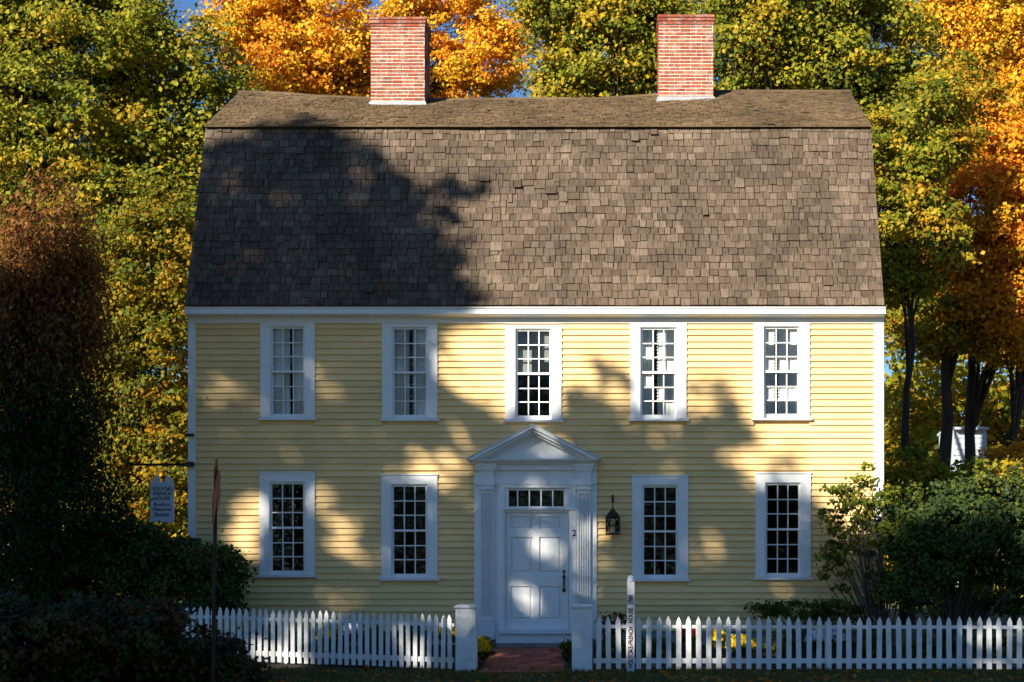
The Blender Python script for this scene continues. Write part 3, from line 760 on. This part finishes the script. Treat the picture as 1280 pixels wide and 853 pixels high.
# street sign seen nearly edge-on
Y = -6.0; p = P(266, 800, Y); r = empty('street_sign', (p[0], Y, 0), 'rusty post with a weathered red plate seen nearly edge-on, beside the left bushes', 'sign')
mb = MB(); t_ = P(270, 574, Y); mb.tube([(p[0], Y, -.1), t_], .027, 6); mb.build('pole', M['pole'], r)
c_ = np.array(P(270.5, 622, Y - .04)); a1 = R(96.5); rr = .36; pts = []
u = np.array((math.cos(a1), math.sin(a1), 0)); v = np.array((.10, 0, .995)); nn = np.cross(u, v)
ring0 = [c_ + rr*(u*math.cos(R(22.5+45*i))*.98 + v*math.sin(R(22.5+45*i))) for i in range(8)]
ring0 = [c_ + u*rr*.98*a + v*rr*b for a, b in ((-.25, -1), (.25, -1), (1, -.15), (1, .15), (.25, 1), (-.25, 1), (-1, .15), (-1, -.15))]
mb = MB(); mb.loft([q - nn*.006 for q in ring0], [q + nn*.006 for q in ring0]); mb.build('plate', M['redsign'], r)
keep(r)

# ------------------------------------------------------------------ white outbuilding far right
Y = 24; xa, xb = P(1193, 0, Y)[0], P(1233, 0, Y)[0]
r = empty('outbuilding', ((xa+xb)/2, Y, .27), 'white outbuilding glimpsed between the dark tree trunks at right', 'building')
mb = MB(); ze = P(0, 537, Y)[2]; mb.box(xa, xb, Y, Y + 2.5, .2, ze)
for i in range(int((ze - .3) / .18)): mb.extx([(Y, .3 + i*.18), (Y - .03, .3 + i*.18), (Y - .006, .475 + i*.18), (Y, .475 + i*.18)], xa - .01, xb + .01)
mb.build('wall', M['barn'], r)
mb = MB(); mb.extx([(Y - .25, ze - .02), (Y + 1.25, ze + .10), (Y + 2.7, ze - .02), (Y + 2.7, ze + .05), (Y + 1.25, ze + .18), (Y - .25, ze + .05)], xa - .02, xb + .02)
mb.build('roof', M['barn'], r)
mb = MB(); xm = P(1222, 0, Y)[0]; mb.box(xm - .25, xm + .25, Y - .05, Y - .031, 1.9, 2.8); mb.build('window', M['black'], r); keep(r)

# ------------------------------------------------------------------ background trees
D = 1.0
def gradient(lo, hi, z0, z1, amt=1.0):     # species colouring that changes up the crown (turning leaves), not light
    def f(p, c):
        t = np.clip((p[:, 2:3] - z0) / (z1 - z0), 0, 1) + rng.normal(size=(len(p), 1)) * .25; t = np.clip(t, 0, 1) * amt
        return c * (1 - t) * lo + c * t * hi
    return f
tree('maple_tree', 'tall green and yellow maple filling the left edge above the copper beech', base_at(60, 14), 13, .35,
     [E(60, 130, 14, 190, 190), E(215, 110, 14, 100, 120), E(150, 330, 14, 150, 130), E(20, -40, 14, 160, 100), E(200, 250, 13, 80, 100), E(150, 250, 14, 60, 50), E(30, 250, 14.5, 90, 120), E(0, 110, 14.5, 80, 120)], 959, 0.66, 168, 0.113, 'green')
tree('maple_tree', 'slim golden green tree between the copper beech and left house corner', base_at(205, 9), 7.5, .14,
     [E(190, 330, 9, 65, 110), E(195, 470, 9, 60, 120), E(190, 590, 9, 65, 80), E(140, 430, 9.5, 50, 120), E(130, 580, 9.5, 50, 100)], 481, 0.44, 128, 0.095, 'goldgreen_shaded')
tree('maple_tree', 'orange maple behind the roof left of the left chimney', base_at(385, 20), 14.5, .3,
     [E(380, 60, 20, 105, 90), E(320, 20, 20, 60, 60), E(430, 90, 20, 60, 60)], 309, 0.56, 148, 0.110, 'orange')
tree('maple_tree', 'orange maple behind the roof right of the left chimney', base_at(580, 22), 14.5, .3,
     [E(560, 95, 22, 50, 65), E(620, 45, 22, 50, 35), E(505, 20, 22, 50, 50), E(600, 90, 22, 70, 30), E(570, 0, 22, 50, 28)], 217, 0.47, 128, 0.106, 'orange')
tree('maple_tree', 'yellow green maple behind the roof between the two chimneys', base_at(760, 17), 14, .3,
     [E(760, 60, 17, 75, 90), E(705, 110, 17, 50, 50), E(800, 30, 17, 70, 80), E(700, 10, 17, 55, 45)], 344, 0.56, 148, 0.110, 'yellowgreen')
tree('maple_tree', 'green maple behind the roof right of the right chimney', base_at(985, 15), 14, .34,
     [E(950, 60, 15, 90, 95), E(1060, 70, 15, 95, 100), E(1000, 0, 15, 120, 60), E(1110, 160, 15, 60, 90)], 550, 0.61, 158, 0.112, 'green')
tree('maple_tree', 'tall tree with dark straight trunk, right beside the house, yellow green leaves', base_at(1134, 8), 8.5, .15,
     [E(1130, 220, 8, 55, 90), E(1150, 300, 8, 70, 70), E(1110, 330, 8, 30, 60), E(1170, 150, 9, 60, 60)], 298, 0.39, 108, 0.095, 'goldgreen', lowfrac=.6)
tree('maple_tree', 'bright yellow orange maple in the top right corner', base_at(1300, 20), 15, .34,
     [E(1240, 40, 20, 80, 85), E(1270, 110, 20, 60, 70), E(1180, 10, 20, 60, 50)], 298, 0.59, 148, 0.112, 'yellow')
tree('maple_tree', 'deep orange maple with forked dark trunk in front of the white outbuilding', base_at(1208, 13), 10, .2,
     [E(1215, 270, 12, 90, 110), E(1245, 390, 12, 80, 60), E(1210, 160, 13, 60, 80)], 413, 0.47, 108, 0.102, 'deep', lowfrac=.42, lean=(.2, 0))
tree('maple_tree', 'orange maple with leaning trunk at the right edge', base_at(1225, 12), 9, .19,
     [E(1290, 300, 11, 70, 90), E(1280, 400, 11, 60, 70), E(1265, 200, 12, 50, 60)], 263, 0.44, 108, 0.102, 'deep', lowfrac=.42, lean=(1.6, 0))
tree('maple_tree', 'golden green maple with stout dark trunk just left of the forked orange maple', base_at(1180, 12), 10, .23,
     [E(1165, 405, 12, 62, 42), E(1190, 150, 13, 60, 80), E(1185, 330, 13, 60, 50)], 217, 0.46, 110, 0.102, 'goldgreen', lowfrac=.45, lean=(.1, 0))
tree('sapling', 'small orange red sapling low at the right edge', base_at(1270, 6), 3.6, .05,
     [E(1268, 575, 6, 35, 22)], 45, 0.24, 58, 0.083, 'orange', nlimb=4)
# distant wood: one mass
def woods(name, x0, x1, y0, y1, zt, n, size, pal):
    npf = 900
    pc = np.stack([rng.uniform(x0, x1, npf), rng.uniform(y0, y1, npf), rng.uniform(.3, zt, npf) ], 1)
    ids = np.repeat(np.arange(npf), n // npf); m = len(ids)
    d = rnd_dir(m); pts = pc[ids] + d * rng.uniform(.1, 1, (m, 1)) ** .5 * np.array((1.1, 1.1, .7))
    nr = d * .4 + np.array((-.1, -.3, .5)) + rng.normal(size=(m, 3)) * .55
    k = pts[:, 2] > .2
    o = leaf_mesh(name, pts[k], nr[k], size, pal_colors(pal, npf, ids)[k], M['leaf'], None)
    tag(o, kind='stuff'); return o
woods('distant_woodland', -24, -6, 30, 44, 8.5, 60000, .26, 'goldgreen')
woods('distant_woodland', 8, 30, 34, 48, 8.5, 60000, .26, 'yellowgreen')

woods('distant_woodland', 10, 30, 30, 42, 13, 60000, .24, 'goldgreen')
woods('distant_woodland', -40, 40, -72, -60, 15, 30000, .7, 'olive')  # unseen trees behind the camera, added to darken the window reflections
woods('distant_woodland', 5, 18, -59, -56, 6, 9000, .4, 'orange')  # unseen orange foliage behind the camera, added to colour the right windows' reflections

# ------------------------------------------------------------------ near trees and shrubs
def copperfn(p, c):     # copper foliage on the upper half of the tree, green below
    t = np.clip((p[:, 2:3] - 4.2) / 1.6 + rng.normal(size=(len(p), 1)) * .35, 0, 1)
    return (np.array((.26, .115, .03)) * rng.uniform(.5, 1.5, (len(p), 1))) * t + (DG * .9 * rng.uniform(.6, 1.5, (len(p), 1))) * (1 - t)
tree('copper_beech', 'dark columnar tree with copper brown leaves near its top, left edge', base_at(50, -1.2), 7, .16,
     [E(62, 330, -1.2, 48, 110), E(50, 480, -1.2, 92, 140), E(60, 620, -1.2, 96, 110), E(10, 380, -1.5, 55, 120), E(85, 390, -1.2, 45, 100)], 560, .38, 115, .085, 'copper', fn=copperfn, aspect=.45, hang=.6, flat=1.5, lowfrac=.1, nlimb=14)
def shrub(name, label, base, ells, npuff, pr, nleaf, size, pal, nst=6, cat='shrub', group=None, m='leaf_dark', **kw):
    root = empty(name, base, label, cat, group)
    pc = crown('foliage', ells, npuff, pr, nleaf, size, pal, root, m=m, **kw)
    mb = MB(); b = np.array(base)
    sel = rng.choice(len(pc), min(len(pc), nst * 5), replace=False)
    for i in sel:
        s = b + np.array((rng.uniform(-.15, .15), rng.uniform(-.12, .12), 0)); p = pc[i]
        mm = s * .45 + p * .55 + np.array((rng.normal() * .1, rng.normal() * .1, .12)); mb.tube([s, mm, p], [.018, .011, .004], 5)
    mb.build('stems', M['stem'], root, smooth=True); keep(root); return root
shrub('rhododendron', 'large dark green bush behind the left picket fence, below the hanging sign', base_at(150, -.9),
      [E(150, 712, -.9, 115, 60, .6), E(60, 720, -.9, 120, 80, .6), E(255, 725, -1.0, 52, 50, .5), E(180, 706, -.8, 50, 42, .5)], 420, .25, 120, .066, 'shrub')
shrub('bush', 'black-green bush in the bottom left corner in front of the fence', base_at(110, -5.6),
      [E(60, 800, -5.6, 150, 60, 1.0), E(190, 810, -5.4, 100, 52, .8), E(265, 840, -5.2, 62, 40, .6), E(185, 778, -5.5, 45, 28, .5)], 420, .24, 80, .075, 'dark', minz=.0)
shrub('lilac', 'loose leggy shrub with thin leaves overlapping the lower right window edge', base_at(1103, -.9),
      [E(1050, 650, -.9, 40, 48, .35), E(1085, 620, -.9, 45, 40, .35), E(1045, 700, -.9, 28, 42, .3), E(1100, 670, -.9, 40, 60, .35)], 80, .17, 40, .07, 'lil', m='leaf', shell=.2, nst=8)
shrub('rhododendron', 'broad dense dark bush behind the right fence, right of the leggy shrub', base_at(1190, -.8),
      [E(1180, 670, -.8, 75, 75, .8), E(1270, 690, -.6, 80, 80, .8), E(1140, 720, -1, 50, 50, .5), E(1215, 640, -.4, 60, 45, .6), E(1130, 660, -.8, 30, 40, .3), E(1250, 610, -.2, 30, 25, .3)], 330, .25, 120, .066, 'shrub', shell=.15, flat=.8)
shrub('bush', 'lighter green bushes growing behind the right corner of the house', base_at(1200, 4),
      [E(1140, 600, 4, 40, 35, .6), E(1240, 625, 3, 60, 50, .7), E(1190, 610, 4, 50, 30, .5)], 150, .3, 80, .09, 'yellowgreen', m='leaf')
shrub('shrub', 'low spreading shrub against the siding right of the lower right windows', base_at(1000, -.7),
      [E(985, 762, -.7, 50, 14, .35), E(1040, 764, -.7, 40, 15, .35)], 70, .13, 50, .05, 'olive', m='leaf')
shrub('shrub', 'small reddish brown plant behind the fence between gate post and marker post', base_at(768, -.9),
      [E(766, 778, -.9, 18, 16, .2)], 22, .10, 26, .05, 'copper', m='leaf')
shrub('shrub', 'low bushy plant right against the brick path by the right gate post', base_at(716, -1.6),
      [E(712, 812, -1.6, 10, 14, .15)], 20, .08, 40, .045, 'olive', m='leaf')
# garden bed plants, each one individual, behind the fences
def flower(label, px, Y, py, rpx, col, nb=60, group='flowering plants in the beds', dens=1.0):
    b = base_at(px, Y); root = empty('flowering_plant', b, label, 'flower', group)
    e = [E(px, py, Y, rpx, 13, .2)]
    pc = crown('foliage', e, 26, .09, 40, .05, 'olive', root, m='leaf', minz=0.05)
    npx = int(nb * 1.9); d = rnd_dir(npx); d[:, 2] = np.abs(d[:, 2]); d[:, 1] = -np.abs(d[:, 1]); pts = np.array(e[0][:3]) + d * np.array(e[0][3:]) * 1.02
    k = 5; pp = np.repeat(pts, k, 0) + rng.normal(size=(npx * k, 3)) * .014
    leaf_mesh('blossoms', pp, np.repeat(d, k, 0) + rng.normal(size=(npx * k, 3)) * .4, .055, np.array(col) * rng.uniform(.75, 1.2, (npx * k, 1)), M['leaf'], root)
    keep(root)
YEL, WHT, RED = (.85, .62, .02), (.8, .82, .85), (.5, .03, .03)
flower('mound of yellow flowers at the left side of the brick path', 604, -2.0, 812, 9, YEL, 70)
flower('yellow flowers behind the fence just left of the left gate post', 560, -1.8, 792, 11, YEL, 40)
flower('yellow flowers behind the middle of the left picket fence', 408, -1.7, 797, 10, YEL, 40)
flower('orange yellow flowers behind the left picket fence', 425, -1.4, 800, 9, (.7, .35, .03), 35)
flower('white flowers behind the left picket fence', 440, -1.6, 790, 12, WHT, 35)
flower('yellow flowers behind the right fence, the brighter cluster', 925, -1.7, 808, 22, YEL, 90)
flower('small yellow flowers left of the bright cluster behind the right fence', 898, -1.7, 800, 7, YEL, 25)
flower('red flowers behind the right fence near the marker post', 862, -1.5, 795, 12, RED, 40)
flower('white flowers behind the right fence below the leggy shrub', 1032, -1.6, 800, 24, WHT, 80)
for px, py, rx_, lab in ((470, 800, 18, 'dark leafy plant behind the left fence midway to the gate post'), (515, 795, 20, 'dark leafy plant behind the left fence near the gate post'), (340, 795, 22, 'dark leafy plant behind the left fence next to the big bush'), (765, 812, 16, 'green plant behind the fence at the foot of the marker post'),
                      (820, 808, 20, 'green plant behind the fence right of the marker post'), (975, 805, 18, 'green plant behind the fence between yellow and white flowers'), (1090, 805, 25, 'green plant behind the fence below the leggy shrub stems'), (1160, 808, 30, 'green plant behind the right fence under the dense bush'), (1240, 808, 30, 'green plant behind the fence at the right edge')):
    shrub('garden_plant', lab, base_at(px, -1.6), [E(px, py, -1.6, rx_, 16, .3)], 40, .1, 40, .055, 'olive', m='leaf', cat='plant', group='leafy plants in the front beds', minz=.03)
# grass and fallen leaves
def grass():
    n = 60000; x = rng.uniform(-9, 9.5, n); y = rng.uniform(-6.5, -2.45, n)
    k = ~((x > pxl - .05) & (x < pxr + .05) & (y > -3.25)); x, y = x[k], y[k]; n = len(x)
    h = rng.uniform(.02, .07, n) * (1 + .8 * (np.sin(x * 3.1 + y * 2) > .6)); a = rng.uniform(0, 6.28, n); w = .005
    z = np.where(y < -2.5, 0, .27 * (1 + y / 2.5)) - .004
    V = np.empty((n, 3, 3), np.float32); lx_, ly_ = rng.normal(size=n) * .02, rng.normal(size=n) * .02
    V[:, 0] = np.stack([x - w*np.cos(a), y - w*np.sin(a), z], 1); V[:, 1] = np.stack([x + w*np.cos(a), y + w*np.sin(a), z], 1); V[:, 2] = np.stack([x + lx_, y + ly_, z + h], 1)
    me = bpy.data.meshes.new('grass'); me.vertices.add(3*n); me.vertices.foreach_set('co', V.reshape(-1)); me.loops.add(3*n); me.loops.foreach_set('vertex_index', np.arange(3*n, dtype=np.int32))
    me.polygons.add(n); me.polygons.foreach_set('loop_start', np.arange(0, 3*n, 3, dtype=np.int32)); me.update(calc_edges=True)
    ca = me.color_attributes.new('Col', 'FLOAT_COLOR', 'POINT'); cc = np.ones((n, 3, 4), np.float32)
    base = np.where(rng.random((n, 1)) < .7, np.array((.06, .085, .018)), np.array((.13, .10, .04))); cc[:, :, :3] = (base * rng.uniform(.6, 1.4, (n, 1)))[:, None, :]
    ca.data.foreach_set('color', cc.reshape(-1)); me.materials.append(M['leaf_dark']); o = link('grass', me); o['kind'] = 'stuff'
grass()
def litter():
    n = 2600; x = rng.uniform(-9, 9.5, n); y = rng.uniform(-6.3, -2.4, n); y[:200] = rng.uniform(-2.4, -.2, 200)
    z = np.array([ground(a, b) for a, b in zip(x, y)]) + .03
    pts = np.stack([x, y, z], 1); cols = np.array([BR, OR * .6, YL * .5, DO * .6])[rng.choice(4, n)] * rng.uniform(.5, 1.2, (n, 1))
    o = leaf_mesh('fallen_leaves', pts, np.array((0, 0, 1.0)) + rng.normal(size=(n, 3)) * .35, .075, cols, M['leaf'], None); o['kind'] = 'stuff'
litter()

# ------------------------------------------------------------------ sun, and the trees across the street that shade the front
AZ, EL = R(38), R(27)
SUN = np.array((-math.sin(AZ) * math.cos(EL), -math.cos(AZ) * math.cos(EL), math.sin(EL)))
shade_poly = [(-400, 480), (190, 460), (228, 345), (240, 215), (262, 172), (300, 185), (330, 152), (425, 150), (440, 178), (492, 200), (478, 232), (560, 228), (612, 222), (570, 265),
              (522, 292), (592, 305), (572, 338), (612, 383), (600, 405), (560, 425), (545, 455), (560, 478), (600, 505), (640, 528), (705, 530), (712, 495), (728, 462), (760, 452), (785, 475), (800, 512), (855, 522),
              (862, 485), (885, 462), (905, 482), (940, 520), (955, 560), (1000, 580), (1020, 605), (1022, 640), (1070, 685), (1150, 705), (1250, 690), (1600, 690), (1600, 1300), (-400, 1300)]
spots = [(285, 495, 55, 14, 15, .4), (415, 387, 24, 9, 0, .55), (410, 490, 24, 40, -25, .25), (543, 440, 14, 30, 0, .4), (315, 655, 26, 42, 15, .8), (437, 668, 62, 18, 42, .65), (425, 612, 24, 30, 0, .2),
         (578, 600, 28, 46, 10, .35), (530, 590, 26, 30, 30, .3), (575, 530, 32, 22, 0, .25), (690, 562, 34, 14, 0, .6), (678, 668, 30, 36, 0, .18), (656, 742, 26, 32, 20, .16), (665, 622, 45, 10, 0, .3),
         (729, 690, 14, 80, 0, .3), (756, 700, 16, 40, 0, .22), (900, 697, 50, 14, 15, .3), (980, 600, 36, 12, 0, .45), (1006, 650, 10, 50, 0, .45), (830, 548, 40, 16, 0, .25), (480, 545, 30, 16, 20, .2),
         (760, 470, 48, 40, 0, .45), (885, 485, 44, 36, 0, .5), (960, 590, 60, 24, 10, .45), (830, 590, 30, 12, 0, .15), (560, 660, 26, 30, 0, .15), (350, 550, 30, 20, 20, .18), (1000, 740, 30, 14, 0, .25), (420, 745, 40, 12, 10, .2),
         (810, 520, 60, 16, 0, .25), (600, 410, 30, 16, 0, .3), (1215, 706, 110, 20, 0, .3),
         (500, 915, 36, 48, 0, .75), (685, 915, 34, 34, 0, .45), (1013, 935, 26, 34, 0, .55), (1400, 915, 80, 55, 0, .35), (717, 876, 48, 12, 0, .9), (732, 900, 28, 18, 0, .9), (1014, 886, 44, 22, 0, .9), (530, 872, 44, 16, 0, .55), (948, 900, 14, 56, 0, .75), (1150, 700, 60, 30, 0, .25), (1340, 720, 60, 40, 0, .4)]
def inpoly(x, y, poly):
    r = np.zeros(len(x), bool); j = len(poly) - 1
    for i in range(len(poly)):
        xi, yi = poly[i]; xj, yj = poly[j]
        if yi != yj:
            c = ((yi > y) != (yj > y)) & (x < (xj - xi) * (y - yi) / (yj - yi) + xi); r ^= c
        j = i
    return r
def shade_amount(x, y):
    s = inpoly(x, y, shade_poly).astype(float)
    for cx, cy, rx, ry, an, v in spots:
        a = R(an); dx, dy = x - cx, y - cy; u = (dx * math.cos(a) + dy * math.sin(a)) / rx; w = (-dx * math.sin(a) + dy * math.cos(a)) / ry
        q = u*u + w*w; s *= 1 - v * np.clip((1.35 - q) / .7, 0, 1)
    return s
def shade_trees():
    n = 170000
    x = rng.uniform(-400, 1600, n); y = rng.uniform(140, 1250, n)
    wx_ = 10 * np.sin(y * .11 + 3 * np.sin(x * .05)) + 7 * np.sin(x * .17 + y * .21) + rng.normal(size=n) * 3; wy_ = 9 * np.sin(x * .10 + 2.5 * np.sin(y * .06)) + 6 * np.sin(y * .19 - x * .13) + rng.normal(size=n) * 3
    s = shade_amount(x + wx_, y + wy_); nz_ = .75 + .35 * np.sin(x * .045 + 2 * np.sin(y * .03)) * np.sin(y * .05 + 1.5 * np.sin(x * .021)); k = rng.random(n) < -np.log(1 - np.clip(s, 0, .988)) / 4.4 * np.clip(nz_ + .25 * (s > .95), 0, 1.3); x, y = x[k], y[k]; n = len(x)
    Y = np.zeros(n); dirs = np.stack([(x - VX) / F, np.ones(n), -(y - VY) / F], 1); o = np.array((CX, CY, CZ))
    onroof = (y < 383) & (x > 233) & (x < 1101)
    def hit(y0, z0, y1, z1, d):
        ny, nz = -(z1 - z0), (y1 - y0); t = ((y0 - o[1]) * ny + (z0 - o[2]) * nz) / (d[:, 1] * ny + d[:, 2] * nz); return t
    t = (0 - CY) / dirs[:, 1]; t1 = hit(YE, ZE, YB, ZB, dirs); t2 = hit(YB, ZB, YR, ZR, dirs)
    t = np.where(onroof & (y > 158), t1, t); t = np.where(onroof & (y <= 158), t2, t)
    H = o + dirs * t[:, None]
    lat = H[:, 0]                                   # lateral coordinate, splits the crowns
    cent = np.array([-9.0, -4.4, 0.5, 5.0, 9.5]); idx = np.argmin(np.abs(lat[:, None] - cent[None, :] + rng.normal(size=(n, 1)) * .5), 1)
    ty = np.array([-23.5, -26, -22.5, -25.5, -23.0])
    spread = 2.6 * np.sqrt(np.clip(1 - ((lat - cent[idx]) / 3.4) ** 2, .1, 1))
    Yp = ty[idx] + rng.uniform(-1, 1, n) * spread
    q = (Yp - H[:, 1]) / SUN[1]
    pts = H + SUN * q[:, None]
    side = ['leftmost', 'second from left', 'middle', 'second from right', 'rightmost']
    for i in range(5):
        kk = idx == i; pp = pts[kk]; c = pp.mean(0)
        c = np.array((c[0], c[1], 0)); base = (c[0], c[1] - .5, 0)
        root = empty('shade_tree', base, 'tall leafy tree across the street facing the house, %s of the five' % side[i], 'tree', 'trees across the street facing the house')
        col = pal_colors('mixgreen', 10, rng.integers(0, 10, len(pp)))
        leaf_mesh('crown', pp, rnd_dir(len(pp)) + SUN * .6, .23, col, M['leaf_dark'], root, .9)
        pcs = pp[rng.choice(len(pp), 90, replace=False)]
        zt = np.percentile(pp[:, 2], 85); zt2 = zt
        if i in (2, 3, 4): pcs = pcs[pcs[:, 2] < np.percentile(pcs[:, 2], 75)]
        skeleton('trunk', base, (c[0], c[1], zt * .92), .38, pcs, root, 10, lowfrac=.4)
        keep(root)
shade_trees()

sd = bpy.data.lights.new('sun', 'SUN'); sd.energy = 5.0; sd.angle = R(.5); sd.color = (1, .93, .80)
so = bpy.data.objects.new('sun', sd); C.objects.link(so)
from mathutils import Vector
so.rotation_euler = Vector(-SUN).to_track_quat('-Z', 'Y').to_euler()
w = bpy.data.worlds.new('World'); bpy.context.scene.world = w; w.use_nodes = True
nt = w.node_tree; bg = nt.nodes['Background']; st = nt.nodes.new('ShaderNodeTexSky'); st.sky_type = 'NISHITA'; st.sun_disc = False
st.sun_elevation = EL; st.sun_rotation = math.atan2(SUN[0], SUN[1]); st.air_density = 1.0; st.dust_density = 0.2; st.ozone_density = 3.0
tn = nt.nodes.new('ShaderNodeVectorMath'); tn.operation = 'MULTIPLY'; tn.inputs[1].default_value = (.62, .88, 1.14)
nt.links.new(st.outputs[0], tn.inputs[0]); nt.links.new(tn.outputs[0], bg.inputs[0]); bg.inputs[1].default_value = 0.056

cd = bpy.data.cameras.new('camera'); co = bpy.data.objects.new('camera', cd); C.objects.link(co)
co.location = (CX, CY, CZ); co.rotation_euler = (R(90), 0, 0)
cd.sensor_width = 36; cd.lens = F / 1280 * 36; cd.shift_x = -(VX - 640) / 1280; cd.shift_y = (VY - 426.5) / 1280; cd.clip_end = 2000
sc = bpy.context.scene; sc.camera = co
sc.view_settings.view_transform = 'Standard'; sc.view_settings.look = 'None'; sc.view_settings.gamma = 1; sc.view_settings.exposure = 1.12
sc.cycles.max_bounces = 6; sc.cycles.transparent_max_bounces = 16
